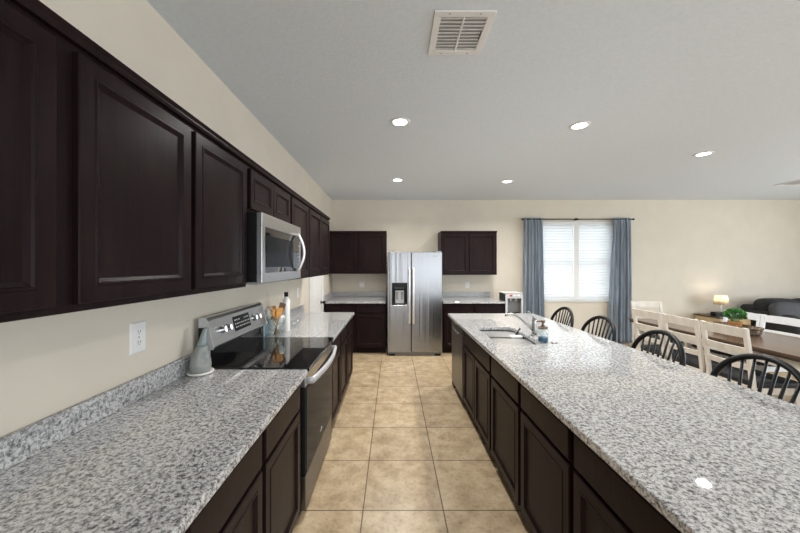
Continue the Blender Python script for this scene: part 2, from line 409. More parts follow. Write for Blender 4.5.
for s in (-1, 1):
    obj('finial', lathe(B(), [(0.001, -.02), (.017, -.012), (.021, 0), (.017, .012), (.001, .02)], s*1.095), 'blackplastic', t, smooth=True)
obj('joint', cyl(B(), (-0.06, 0, 0), (0.0, 0, 0), 0.02, n=14), 'blackplastic', t, smooth=True)
for x in (-1.0, -0.03, 1.0):
    obj('bracket', bar(B(), (x, 0.0, -0.012), (x, 0.09, -0.012), 0.016, 0.012), 'blackplastic', t)
def curtain(x0, x1, x0b, x1b, label, seed):
    t = thing('curtain', label, 'curtain', ((x0+x1)/2, ROD_Y, 0), group='window curtains')
    rnd = random.Random(seed); ph = [rnd.uniform(0, 6.28) for _ in range(4)]
    nu, nv = 110, 36; rings = []
    for j in range(nv+1):
        v = j/nv; z = 0.015+(ROD_Z+0.03-0.015)*(1-v); w = v
        r = []
        for i in range(nu+1):
            u = i/nu
            a = x0+(x1-x0)*u; b = x0b+(x1b-x0b)*(u+0.03*math.sin(6.28*1.3*u+ph[3]))
            s = min(1, v*1.1)**0.8
            amp = 0.018+0.028*s
            y = amp*(math.sin(6.28*6*u+ph[0]+0.5*v)+0.5*math.sin(6.28*3.4*u+ph[1]+1.2*v))
            if v < 0.035: y = y*0.5-0.0
            r.append((a+(b-a)*s-(x0+x1)/2+0.006*math.sin(6.28*9*u+ph[2]), y-0.012*0, z))
        rings.append(r)
    bm = B(); loops(bm, rings, False, False, closed=False)
    o = obj('drape', bm, 'curtain', t, smooth=True)
    sm = o.modifiers.new('cloth', 'SOLIDIFY'); sm.thickness = 0.0015
curtain(2.60, 2.96, 2.58, 3.03, 'blue grey curtain hanging left of the window', 3)
curtain(4.38, 4.71, 4.28, 4.76, 'blue grey curtain hanging right of the window, beside the cream chairs', 8)

# ------------------------------------------------------------------ cabinets
def panel_door(bm, x0, x1, z0, z1, y, th=0.02):
    panel_loops(bm, x0, x1, z0, z1, [(0, y+th), (0, y+.003), (.003, y), (.046, y), (.049, y-.003), (.054, y-.003), (.058, y+.002), (.069, y+.009), (.071, y+.009)], y)
    return bm
def slab(bm, x0, x1, z0, z1, y, th=0.02):
    panel_loops(bm, x0, x1, z0, z1, [(0, y+th), (0, y+.005), (.006, y)], y); return bm
def base_unit(loc, rz, w, depth, label, group, doors=1, drawers=1, gap=0.017, left_fill=0.0, right_fill=0.0, mid=0.012, hollow=False):
    t = thing('base_cabinet', label, 'cabinet', loc, rz, group)
    bm = B(); box(bm, 0, w, -depth+0.085, -0.002, 0, 0.10)
    if hollow:
        box(bm, 0, w, -depth+0.02, -0.002, 0.10, 0.66); box(bm, 0, w, -depth+0.02, -depth+0.045, 0.66, 0.877); box(bm, 0, w, -0.03, -0.002, 0.66, 0.877)
        box(bm, 0, 0.02, -depth+0.045, -0.03, 0.66, 0.877); box(bm, w-0.02, w, -depth+0.045, -0.03, 0.66, 0.877)
    else: box(bm, 0, w, -depth+0.02, -0.002, 0.10, 0.877)
    obj('carcass', bm, 'wood', t)
    a, b = gap+left_fill, w-gap-right_fill
    def split(k):
        ww = (b-a-(k-1)*mid)/k
        return [(a+i*(ww+mid), a+i*(ww+mid)+ww) for i in range(k)]
    for (p, q) in split(drawers): obj('drawer_front', slab(B(), p, q, 0.715, 0.856, -depth), 'wood', t)
    for (p, q) in split(doors): obj('door', panel_door(B(), p, q, 0.118, 0.697, -depth), 'wood', t)
    return t
def wall_unit(loc, rz, w, label, group, z0=1.42, doors=1, depth=0.36, dz0=None, gap=0.02, mid=0.03, zt=2.187):
    t = thing('wall_cabinet', label, 'cabinet', loc, rz, group)
    bm = B(); box(bm, 0, w, -depth+0.02, -0.002, z0-loc[2], zt-0.03-loc[2]); obj('carcass', bm, 'wood', t)
    h0, h1 = (z0+0.022 if dz0 is None else dz0)-loc[2], zt-0.052-loc[2]
    ww = (w-2*gap-(doors-1)*mid)/doors
    for i in range(doors):
        p = gap+i*(ww+mid); obj('door', panel_door(B(), p, p+ww, h0, h1, -depth), 'wood', t)
    bm = B(); zz = zt-0.03-loc[2]
    loops(bm, [[(x, -0.002, zz), (x, -depth+0.004, zz), (x, -depth-0.0, zz+0.010), (x, -depth-0.0, zz+0.016), (x, -depth-0.008, zz+0.03), (x, -0.002, zz+0.03)] for x in (0, w)])
    obj('crown', bm, 'wood', t)
    return t
DL = 0.68      # depth of the left base run to its door faces
SV0, SV1 = 1.918, 2.735   # range slot
GB = 'espresso base cabinets along the left wall'
base_unit((XW, -0.25, 0), PI/2, 1.065, DL, 'dark espresso base cabinet under the left counter nearest the camera, double doors', GB, 2, 2, mid=0.03)
base_unit((XW, 0.815, 0), PI/2, 0.503, DL, 'dark espresso base cabinet second from the range toward the camera, under left counter', GB)
base_unit((XW, 1.318, 0), PI/2, SV0-0.004-1.318, DL, 'dark espresso base cabinet touching the near side of the range', GB, right_fill=0.07)
base_unit((XW, SV1+0.004, 0), PI/2, 0.497, DL, 'dark espresso base cabinet touching the far side of the range', GB)
base_unit((XW, 3.236, 0), PI/2, 0.482, DL, 'dark espresso base cabinet second beyond the range, middle of three', GB)
base_unit((XW, 3.718, 0), PI/2, 0.512, DL, 'dark espresso base cabinet at the far end of left run by pantry door', GB)
GU = 'espresso wall cabinets along the left wall'
wall_unit((XW, -0.15, 1.42), PI/2, 0.983, 'dark wall cabinet nearest the camera at the left edge of the photo', GU, doors=2, gap=0.028, mid=0.02)
wall_unit((XW, 0.833, 1.42), PI/2, 1.045, 'wide dark double-door wall cabinet above outlet, left of the microwave', GU, doors=2, gap=0.028)
wall_unit((XW, 1.878, 1.875), PI/2, 0.778, 'short dark double-door wall cabinet directly above the microwave', GU, z0=1.875, doors=2, dz0=1.892, gap=0.022, mid=0.006)
wall_unit((XW, 2.656, 1.42), PI/2, 0.572, 'dark single-door wall cabinet just right of the microwave', GU)
wall_unit((XW, 3.228, 1.42), PI/2, 1.045, 'dark double-door wall cabinet at the far end of the left wall run', GU, doors=2, gap=0.016, mid=0.02)
DB = 0.835      # back run: door faces at y = 5.47
GK = 'espresso cabinets on the back wall'
base_unit((XW+0.022, YB, 0), 0, 0.537, DB, 'dark base cabinet in the back left corner beside pantry door', GK)
base_unit((XW+0.56, YB, 0), 0, 0.532, DB, 'dark base cabinet on the back wall touching left side of fridge', GK)
base_unit((0.875, YB, 0), 0, 0.535, DB, 'dark base cabinet on the back wall touching right side of fridge', GK)
base_unit((1.41, YB, 0), 0, 0.535, DB, 'dark base cabinet on the back wall beside the white water dispenser', GK)
wall_unit((XW+0.02, YB, 1.385), 0, 1.078, 'dark double-door wall cabinet on back wall left of the fridge', GK, z0=1.385, doors=2, depth=0.42, gap=0.02)
wall_unit((0.90, YB, 1.365), 0, 1.05, 'dark double-door wall cabinet on back wall right of the fridge', GK, z0=1.365, doors=2, depth=0.42, gap=0.02)

# countertops
def counter(name, label, parts, splash, bevel=0.006):
    o = None
    bm = B()
    for p in parts: box(bm, *p)
    o = obj(name, bm, 'granite', None, bevel=bevel); tag(o, label, 'countertop')
    for s in splash: obj('backsplash', box(B(), *s), 'granite_splash', o, bevel=0.003)
    return o
CF = XW+0.70    # left counter front edge at -0.52
counter('countertop', 'speckled granite countertop on left run between camera and range', [(XW+0.001, CF, -0.25, SV0-0.002, 0.879, 0.914)], [(XW+0.001, XW+0.022, -0.25, SV0-0.002, 0.9145, 1.016)])
counter('countertop', 'speckled granite countertop beyond the range, ending by the pantry door', [(XW+0.001, CF, SV1+0.002, 4.235, 0.879, 0.914)], [(XW+0.001, XW+0.022, SV1+0.002, 4.235, 0.9145, 1.016)])
BF = 5.44
counter('countertop', 'speckled granite countertop on the back wall left of the fridge', [(XW+0.001, -0.128, BF, YB-0.001, 0.879, 0.914)], [(XW+0.022, -0.128, YB-0.022, YB-0.001, 0.9145, 1.016), (XW+0.001, XW+0.022, BF+0.03, YB-0.001, 0.9145, 1.016)])
counter('countertop', 'speckled granite countertop on the back wall right of the fridge', [(0.87, 1.945, BF, YB-0.001, 0.879, 0.914)], [(0.87, 1.945, YB-0.022, YB-0.001, 0.9145, 1.016)])

# island
IX0, IX1, IY0, IY1 = 0.72, 1.84, 0.22, 4.135
IF = 0.745     # island door faces
GI = 'espresso base cabinets of the island'
def isl(y1, w, label, **k): return base_unit((IF+0.62, y1, 0), -PI/2, w, 0.62, label, GI, **k)
isl(3.335, 0.93, 'dark island sink base cabinet with two doors and one false drawer front', doors=2, drawers=1, hollow=True)
isl(2.405, 0.553, 'dark island base cabinet second from the dishwasher, one drawer over one door')
isl(1.852, 0.537, 'dark island base cabinet third from the dishwasher, one drawer over one door')
isl(1.315, 0.54, 'dark island base cabinet fourth from the dishwasher, at the bottom of the photo')
isl(0.775, 0.52, 'dark island base cabinet at the near end, fifth from the dishwasher')
t = thing('island_knee_wall', 'dark panelled knee wall of the island under the stool overhang, wrapping the far end', 'island base', (1.43, 2.1, 0))
obj('end_panel', box(B(), IF+0.02-1.43, 1.50-1.43, 1.855, 1.975, 0, 0.877), 'wood', t, bevel=0.002)
obj('back_panel', box(B(), IF+0.622-1.43, 1.50-1.43, 0.255-2.1, 1.853, 0, 0.877), 'wood', t, bevel=0.002)
SX0, SX1, SY0_, SY1_ = 0.845, 1.215, 2.52, 3.23
bm = B()
rings = []
def rect8(x0, x1, y0, y1, z): return [(x0, y0, z), (x1, y0, z), (x1, y1, z), (x0, y1, z)]
hole = rrect(SX0, SX1, SY0_, SY1_, 0, 0.07, 6)
top_h = [bm.verts.new((x, y, 0.914)) for x, y, z in hole]; bot_h = [bm.verts.new((x, y, 0.879)) for x, y, z in hole]
def outer(z): return [bm.verts.new((x, y, z)) for x, y in ((IX1, IY1), (IX0, IY1), (IX0, IY0), (IX1, IY0))]
to, bo = outer(0.914), outer(0.879)
nq = 7
for V, O in ((top_h, to), (bot_h, bo)):
    for c in range(4):
        for i in range(nq-1): bm.faces.new((O[c], V[c*nq+i], V[c*nq+i+1]))
        d = (c+1) % 4
        bm.faces.new((O[c], V[c*nq+nq-1], V[d*nq], O[d]))
for i in range(len(top_h)):
    j = (i+1) % len(top_h); bm.faces.new((top_h[i], top_h[j], bot_h[j], bot_h[i]))
for c in range(4):
    d = (c+1) % 4; bm.faces.new((to[c], to[d], bo[d], bo[c]))
o = obj('island_countertop', bm, 'granite', None, bevel=0.006); tag(o, 'long polished granite island countertop with sink cutout', 'countertop')

# ------------------------------------------------------------------ dishwasher (far end of island)
t = thing('dishwasher', 'stainless steel dishwasher at the far end of the island', 'dishwasher', (IF+0.62, 3.952, 0), -PI/2)
obj('body', box(B(), 0.004, 0.609, -0.60, -0.01, 0.09, 0.872), 'blackplastic', t)
obj('door_panel', rbox(B(), 0.006, 0.607, -0.628, -0.602, 0.115, 0.79, 0.008), 'steel_d', t)
obj('control_strip', rbox(B(), 0.006, 0.607, -0.628, -0.602, 0.796, 0.868, 0.008), 'steel_d', t)
obj('handle', rbox(B(), 0.18, 0.43, -0.640, -0.627, 0.775, 0.792, 0.005, 0.003), 'chrome', t, smooth=True)
obj('kick_plate', box(B(), 0.006, 0.607, -0.56, -0.54, 0.0, 0.10), 'blackplastic', t)

# ------------------------------------------------------------------ sink, faucet and things by it
t = thing('kitchen_sink', 'double bowl stainless sink set under the island cutout', 'sink', ((SX0+SX1)/2, 2.86, 0.878))
def bowl(y0, y1, parent):
    x0, x1 = SX0-(SX0+SX1)/2, SX1-(SX0+SX1)/2
    bm = B(); r = 0.06; y0 -= 2.86; y1 -= 2.86
    loops(bm, [rrect(x0-0.01, x1+0.01, y0-0.006, y1+0.006, -0.003, r), rrect(x0+0.004, x1-0.004, y0+0.006, y1-0.006, -0.003, r), rrect(x0+0.008, x1-0.008, y0+0.012, y1-0.012, -0.02, r), rrect(x0+.016, x1-.016, y0+.018, y1-.018, -0.17, r),
               rrect(x0+.035, x1-.035, y0+.035, y1-.035, -0.19, r*.8), rrect(x0+.035, x1-.035, y0+.035, y1-.035, -0.194, r*.8), rrect(x0+.01, x1-.01, y0+.012, y1-.012, -0.172, r), rrect(x0-.01, x1+.01, y0-.006, y1+.006, -0.006, r)])
    o = obj('bowl', bm, 'steel_h', parent, auto=0.7)
    obj('drain', lathe(B(), [(0.045, -0.1895), (0.045, -0.187), (0.036, -0.187), (0.03, -0.189), (0.001, -0.189)], 0, (y0+y1)/2, 0, 20), 'chrome', o, smooth=True)
bowl(SY0_, 2.895, t); bowl(2.935, SY1_, t)
obj('divider', rbox(B(), -0.17, 0.17, 0.042, 0.068, -0.03, -0.006, 0.008, 0.004), 'steel_h', t, smooth=True)
t = thing('faucet', 'brushed nickel single lever kitchen faucet behind the sink', 'faucet', (1.275, 2.83, 0.914))
obj('base_plate', lathe(B(), [(0.03, 0), (0.03, 0.008), (0.026, 0.012), (0.024, 0.014)], n=24), 'nickel', t, smooth=True)
obj('body', lathe(B(), [(0.024, 0.012), (0.023, 0.05), (0.022, 0.10), (0.021, 0.135), (0.017, 0.152), (0.008, 0.16), (0.001, 0.161)], n=20), 'nickel', t, smooth=True)
pts = [(-0.015, 0, 0.055), (-0.05, 0, 0.088), (-0.10, 0, 0.135), (-0.15, 0, 0.172), (-0.19, 0, 0.19), (-0.225, 0, 0.195), (-0.25, 0, 0.189), (-0.258, 0, 0.172)]
obj('spout', tube(B(), pts, [0.015, 0.014, 0.013, 0.0125, 0.012, 0.012, 0.012, 0.012], 12), 'nickel', t, smooth=True)
obj('lever', tube(B(), [(0, 0, 0.152), (-0.015, 0, 0.172), (-0.04, 0, 0.20), (-0.065, 0, 0.222)], [0.011, 0.008, 0.007, 0.006], 10, flat=(1.3, 0.8)), 'nickel', t, smooth=True)
t = thing('soap_dispenser', 'clear glass jar of blue soap with bronze pump beside the faucet', 'soap dispenser', (1.235, 2.585, 0.914))
obj('jar', lathe(B(), [(0.001, 0.001), (0.037, 0.001), (0.041, 0.006), (0.041, 0.092), (0.034, 0.108), (0.033, 0.118), (0.031, 0.118), (0.032, 0.107), (0.038, 0.09), (0.038, 0.008), (0.001, 0.006)], n=24), 'glass', t, smooth=True)
obj('soap', lathe(B(), [(0.001, 0.0065), (0.0365, 0.0085), (0.0365, 0.042), (0.001, 0.042)], n=24), 'blue', t, smooth=False)
obj('lid', lathe(B(), [(0.036, 0.112), (0.036, 0.128), (0.03, 0.13), (0.001, 0.13)], n=24), 'bronze', t, auto=0.6)
pm = obj('pump', lathe(B(), [(0.014, 0.13), (0.014, 0.142), (0.008, 0.144), (0.008, 0.16), (0.016, 0.162), (0.017, 0.178), (0.012, 0.182), (0.001, 0.182)], n=16), 'bronze', t, auto=0.6)
obj('nozzle', tube(B(), [(0, 0, 0.17), (-0.03, 0.01, 0.172), (-0.05, 0.018, 0.166)], [0.007, 0.006, 0.005], 8), 'bronze', pm, smooth=True)
t = thing('dish_brush', 'black handled dish brush leaning in the far sink bowl', 'brush', (1.11, 3.02, 0.70))
obj('handle', tube(B(), [(0.0, 0.0, 0.03), (0.03, 0.01, 0.09), (0.075, 0.02, 0.165), (0.125, 0.03, 0.235)], [0.007, 0.007, 0.009, 0.008], 8), 'blackplastic', t, smooth=True)
obj('bristles', lathe(B(), [(0.018, 0.0), (0.022, 0.018), (0.02, 0.03), (0.008, 0.036)], n=14), 'blackplastic', t)
o = obj('sponge', rbox(B(), -0.055, 0.05, -0.03, 0.028, 0, 0.022, 0.01, 0.004), 'plate', None, smooth=True); o.location = (1.145, 2.915, 0.873)
tag(o, 'white sponge lying on the divider between the sink bowls', 'sponge')
o = obj('hole_cover', lathe(B(), [(0.001, 0.0), (0.026, 0.0), (0.024, 0.005), (0.012, 0.008), (0.001, 0.008)], n=20), 'nickel', None, smooth=True); o.location = (1.315, 2.56, 0.914)
tag(o, 'small flat metal cap on island granite right of the soap jar', 'cap')

# ------------------------------------------------------------------ refrigerator
FY = 5.335
t = thing('refrigerator', 'tall stainless steel side-by-side refrigerator on the back wall', 'refrigerator', (0.372, FY, 0))
fw = 0.465
obj('body', rbox(B(), -fw+0.012, fw-0.012, 0.075, 0.85, 0.03, 1.75, 0.01), 'greyplastic', t)
FD0, FD1, SP = -fw, fw, -0.062
dz0, dz1 = 0.065, 1.772
dx0, dx1, qz0, qz1 = -0.386, -0.132, 0.872, 1.243
bm = B()   # freezer door with dispenser cut-out
xs = [FD0, dx0, dx1, SP-0.004]; zs = [dz0, qz0, qz1, dz1]
fv = [[bm.verts.new((x, 0.0, z)) for z in zs] for x in xs]; bv = [[bm.verts.new((x, 0.07, z)) for z in zs] for x in xs]
for i in range(3):
    for j in range(3):
        if (i, j) != (1, 1):
            bm.faces.new((fv[i][j], fv[i+1][j], fv[i+1][j+1], fv[i][j+1])); bm.faces.new((bv[i][j], bv[i+1][j], bv[i+1][j+1], bv[i][j+1]))
for i in range(3):
    for j in (0, 3): bm.faces.new((fv[i][j], fv[i+1][j], bv[i+1][j], bv[i][j])); bm.faces.new((fv[j][i], fv[j][i+1], bv[j][i+1], bv[j][i]))
for a, b in (((1, 1), (2, 1)), ((2, 1), (2, 2)), ((2, 2), (1, 2)), ((1, 2), (1, 1))):
    bm.faces.new((fv[a[0]][a[1]], fv[b[0]][b[1]], bv[b[0]][b[1]], bv[a[0]][a[1]]))
obj('freezer_door', bm, 'steel', t, bevel=0.006)
obj('fridge_door', box(B(), SP+0.004, FD1, 0.0, 0.07, dz0, dz1), 'steel', t, bevel=0.008, seg=3)
bm = B(); box(bm, dx0+.001, dx1-.001, 0.062, 0.069, qz0+.001, qz1-.001)
box(bm, dx0+.001, dx0+.012, -0.002, 0.062, qz0+.001, qz1-.001); box(bm, dx1-.012, dx1-.001, -0.002, 0.062, qz0+.001, qz1-.001)
box(bm, dx0+.012, dx1-.012, -0.002, 0.062, qz1-0.085, qz1-.001); box(bm, dx0+.012, dx1-.012, -0.002, 0.062, qz0+.001, qz0+0.018)
dsp = obj('dispenser', bm, 'blackplastic', t)
cxd = (dx0+dx1)/2
bm = B()
for s in (-1, 1): box(bm, cxd+s*0.042-0.022, cxd+s*0.042+0.022, 0.03, 0.045, qz0+0.09, qz1-0.15)
obj('paddle', bm, 'greyplastic', dsp, bevel=0.004)
bm = B(); box(bm, cxd-0.075, cxd+0.075, 0.047, 0.06, qz0+0.02, qz1-0.13); obj('backplate', bm, 'silver', dsp, bevel=0.004)
bm = B()
for k in range(6): box(bm, cxd-0.075+k*0.027, cxd-0.06+k*0.027, -0.003, -0.002, qz1-0.108+0.02, qz1-0.10+0.02)
obj('button_marks', bm, 'greyplastic', dsp)
for x in (SP-0.034, SP+0.034):
    bm = B(); z0, z1 = 0.555, 1.50
    tube(bm, [(x, 0.0, z0+0.02), (x, -0.04, z0+0.008), (x, -0.055, z0+0.05), (x, -0.055, z1-0.05), (x, -0.04, z1-0.008), (x, 0.0, z1-0.02)], 0.017, 12, flat=(1.0, 0.7))
    obj('handle', bm, 'satin', t, auto=0.9)
bm = B(); box(bm, -fw+0.01, fw-0.01, 0.05, 0.075, 0.005, 0.058)
obj('grille', bm, 'greyplastic', t, bevel=0.004)
for s in (-1, 1):
    obj('foot', box(B(), s*0.39-0.05, s*0.39+0.05, 0.03, 0.08, 0.0, 0.03), 'blackplastic', t, bevel=0.004)
    obj('hinge_cover', rbox(B(), s*0.40-0.05, s*0.40+0.05, 0.01, 0.13, 1.772, 1.79, 0.012), 'greyplastic', t)
bm = B(); cyl(bm, (0.305, 0.0, 1.70), (0.305, -0.0015, 1.70), 0.007, n=16); box(bm, 0.316, 0.375, -0.0015, 0.0, 1.696, 1.704)
obj('badge', bm, 'greyplastic', t)

# ------------------------------------------------------------------ range
SW = SV1-SV0
t = thing('range', 'stainless steel electric range with black glass cooktop in the left run', 'range', (XW+0.03, SV0, 0), PI/2)
def Y(X): return -(X-(XW+0.03))      # world X to local y (front is -y)
obj('body', box(B(), 0.004, SW-0.004, Y(-0.575), Y(-1.19), 0.04, 0.892), 'blackplastic', t)
obj('cooktop', rbox(B(), 0.0, SW, Y(-0.515), Y(-1.125), 0.895, 0.922, 0.012, 0.003), 'blackglass', t)
ck = t.children[-1]
bm = B()
for bx, bX, r in ((0.21, -0.70, 0.115), (0.58, -0.70, 0.085), (0.21, -0.98, 0.085), (0.58, -0.98, 0.10)):
    n = 40
    loops(bm, [[(bx+rr*math.cos(2*PI*i/n), Y(bX)+rr*math.sin(2*PI*i/n), 0.9224) for i in range(n)] for rr in (r-0.002, r)], False, False)
obj('burner_ring', bm, 'ring', ck)
# backguard with sloping control panel
bm = B()
loops(bm, [[(x, Y(-1.185), 0.9), (x, Y(-1.125), 0.9), (x, Y(-1.125), 1.03), (x, Y(-1.185), 1.03)] for x in (0.012, SW-0.012)]); obj('rear_riser', bm, 'blackglass', t)
bm = B()
loops(bm, [[(x, Y(-1.185), 1.03), (x, Y(-1.108), 1.03), (x, Y(-1.098), 1.042), (x, Y(-1.137), 1.205), (x, Y(-1.15), 1.222), (x, Y(-1.185), 1.222)] for x in (0.008, SW-0.008)])
bg = obj('control_panel', bm, 'steel_h', t, bevel=0.004)
for x in (0.0, SW-0.008):
    bm = B(); loops(bm, [[(xx, Y(-1.188), 0.925), (xx, Y(-1.12), 0.925), (xx, Y(-1.12), 1.03), (xx, Y(-1.10), 1.03), (xx, Y(-1.095), 1.04), (xx, Y(-1.135), 1.208), (xx, Y(-1.15), 1.226), (xx, Y(-1.188), 1.226)] for xx in (x, x+0.008)])
    obj('end_cap', bm, 'silver', t)
    obj('vent_slot', box(B(), x-0.001, x+0.009, Y(-1.142), Y(-1.1885), 0.93, 1.165), 'blackplastic', t)
nrm = Vector((0, -0.163, -0.039)).normalized()   # outward normal of the sloped panel in local y,z (front is -y, up tilt)
def on_panel(x, s):  # s 0..1 up the slope
    return Vector((x, Y(-1.098-0.039*s), 1.042+0.163*s))
out = Vector((0, -0.163, 0.039)).normalized()
upv = Vector((0, 0.039, 0.163)).normalized()
for x in (0.135, 0.205, 0.60, 0.67):
    c = on_panel(x, 0.52)
    bm = B(); cyl(bm, c, c+out*0.006, 0.027, n=20); cyl(bm, c+out*0.006, c+out*0.03, 0.021, 0.019, n=20)
    k = obj('knob', bm, 'chrome', bg, auto=0.6)
    bm = B(); bar(bm, c+out*0.033-upv*0.02, c+out*0.033+upv*0.02, 0.009, 0.008); obj('knob_grip', bm, 'chrome', k)
c0, c1 = on_panel(0.29, 0.25), on_panel(0.53, 0.85)
bm = B(); loops(bm, [[tuple(on_panel(x, s)+out*d) for x, s in ((0.29, 0.25), (0.53, 0.25), (0.53, 0.86), (0.29, 0.86))] for d in (0.0, 0.003)])
dp = obj('control_display', bm, 'blackplastic', bg)
bm = B()
for r, s in enumerate((0.38, 0.52, 0.68)):
    for k in range(8):
        if r == 2 and 2 < k < 5: continue
        x = 0.305+k*0.028; w = 0.013 if (k+r) % 2 else 0.017
        loops(bm, [[tuple(on_panel(a, b)+out*d) for a, b in ((x, s), (x+w, s), (x+w, s+0.05), (x, s+0.05))] for d in (0.003, 0.0035)])
obj('button_marks', bm, 'mark', dp)
FX = -0.535
obj('oven_trim', box(B(), 0.002, SW-0.002, Y(FX), Y(-0.575), 0.80, 0.893), 'steel_h', t, bevel=0.004)
dr = obj('oven_door', box(B(), 0.002, SW-0.002, Y(FX), Y(-0.575), 0.262, 0.796), 'blackplastic', t, bevel=0.006)
obj('door_glass', box(B(), 0.012, SW-0.012, Y(FX+0.004), Y(FX-0.01), 0.272, 0.79), 'ovenglass', dr, bevel=0.002)
pts = [(0.025, Y(FX), 0.835), (0.03, Y(FX+0.04), 0.838)]+[(0.03+(SW-0.06)*i/12, Y(FX+0.04+0.03*math.sin(PI*i/12)), 0.838+0.0*i) for i in range(1, 12)]+[(SW-0.03, Y(FX+0.04), 0.838), (SW-0.025, Y(FX), 0.835)]
obj('oven_handle', tube(B(), pts, 0.019, 12, flat=(0.7, 1.15)), 'silver', dr, smooth=True)
obj('storage_drawer', box(B(), 0.002, SW-0.002, Y(FX), Y(-0.575), 0.045, 0.255), 'steel_d', t, bevel=0.004)
bm = B(); cyl(bm, (SW*0.5, Y(FX+0.004), 0.35), (SW*0.5, Y(FX+0.0048), 0.35), 0.008, n=14); box(bm, SW*0.5-0.03, SW*0.5+0.03, Y(FX+0.0048), Y(FX+0.004), 0.332, 0.338)
obj('badge', bm, 'mark', dr)
for x in (0.03, SW-0.07):
    for X in (-0.60, -1.15): obj('foot', box(B(), x, x+0.04, Y(X)-0.02, Y(X)+0.02, 0, 0.045), 'blackplastic', t)

# ------------------------------------------------------------------ microwave
MW0, MW1 = 1.882, 2.65; mw = MW1-MW0
MX = -0.785
t = thing('microwave', 'stainless over-the-range microwave under the short wall cabinet', 'microwave', (XW, MW0, 1.440), PI/2)
def YM(X): return -(X-XW)
obj('body', box(B(), 0.0, mw, YM(MX-0.035), YM(XW+0.004), 0.006, 0.427), 'blackplastic', t)
obj('underside', box(B(), 0.0, mw, YM(MX-0.03), YM(XW+0.02), -0.008, 0.005), 'greyplastic', t)
bm = B()
y0, y1 = YM(MX), YM(MX-0.034)
mwf = mw+0.02; fz0, fz1, fx0, fx1 = 0.062, 0.345, 0.05, mwf-0.02
box(bm, 0, mwf, y0, y1, fz1, 0.427); box(bm, 0, mwf, y0, y1, 0.0, fz0); box(bm, 0, fx0, y0, y1, fz0, fz1); box(bm, fx1, mwf, y0, y1, fz0, fz1)
fr = obj('door_frame', bm, 'steel_h', t, bevel=0.003)
obj('glass_panel', box(B(), fx0, fx1, y0+0.003, y1, fz0, fz1), 'blackglass', t)
obj('window_screen', box(B(), fx0+0.015, fx1-0.17, y0+0.0015, y0+0.003, fz0+0.035, fz1-0.05), 'ovenglass', t)
hx = mw-0.105
pts = [(hx, y0, fz0+0.015)]+[(hx+0.012*math.sin(PI*i/12), y0-0.018-0.042*math.sin(PI*i/12), fz0+0.005+(fz1-fz0+0.005)*i/12) for i in range(13)]+[(hx, y0, fz1+0.0)]
obj('handle', tube(B(), pts, 0.016, 12, flat=(1.0, 0.8)), 'satin', t, smooth=True)
bm = B()
for k in range(6): box(bm, mw-0.055, mw-0.03, y0+0.001, y0+0.003, fz0+0.05+k*0.03, fz0+0.058+k*0.03)
obj('button_marks', bm, 'greyplastic', t)
bm = B(); cyl(bm, (mw*.53, y0, 0.388), (mw*.53, y0-0.001, 0.388), 0.007, n=16); box(bm, mw*.53+0.01, mw*.53+0.06, y0-0.001, y0, 0.384, 0.392)
obj('badge', bm, 'chrome', t)

# ------------------------------------------------------------------ counter things left of and behind the range
t = thing('vase', 'grey pear-shaped ceramic vase with dimple on a white saucer left of range', 'vase', (-1.125, 1.835, 0.914))
obj('saucer', lathe(B(), [(0.001, 0.001), (0.052, 0.001), (0.066, 0.008), (0.070, 0.017), (0.066, 0.019), (0.055, 0.013), (0.001, 0.011)], n=32), 'ceramic_white', t, smooth=True)
prof = [(0.049, 0.013), (0.055, 0.03), (0.057, 0.055), (0.053, 0.085), (0.045, 0.115), (0.036, 0.14), (0.029, 0.163)]
neck = [(0.029, 0.163), (0.024, 0.185), (0.0195, 0.21), (0.016, 0.235), (0.013, 0.255), (0.010, 0.264), (0.005, 0.268), (0.001, 0.2685)]
def lean(z): return 0.018*max(0, (z-0.10)/0.14)**1.3
def leanlathe(prof, dimple=False):
    bm = B(); n = 36; rings = []
    for r, z in prof:
        ring = []
        for i in range(n):
            a = 2*PI*i/n; rr = r
            if dimple:
                da = math.atan2(math.sin(a+0.55), math.cos(a+0.55)); d = (da/0.55)**2+((z-0.10)/0.034)**2
                rr = r-0.022*math.exp(-d*1.6)
            ring.append((rr*math.cos(a)+lean(z), rr*math.sin(a)+lean(z)*0.6, z))
        rings.append(ring)
    loops(bm, rings); return bm
fine = []
for (r0, z0), (r1, z1) in zip(prof, prof[1:]):
    for k in range(4): fine.append((r0+(r1-r0)*k/4, z0+(z1-z0)*k/4))
fine.append(prof[-1])
obj('body', leanlathe([(0.03, 0.0125)]+fine, True), 'ceramic', t, smooth=True)
obj('neck', leanlathe(neck), 'ceramic_blue', t, smooth=True)

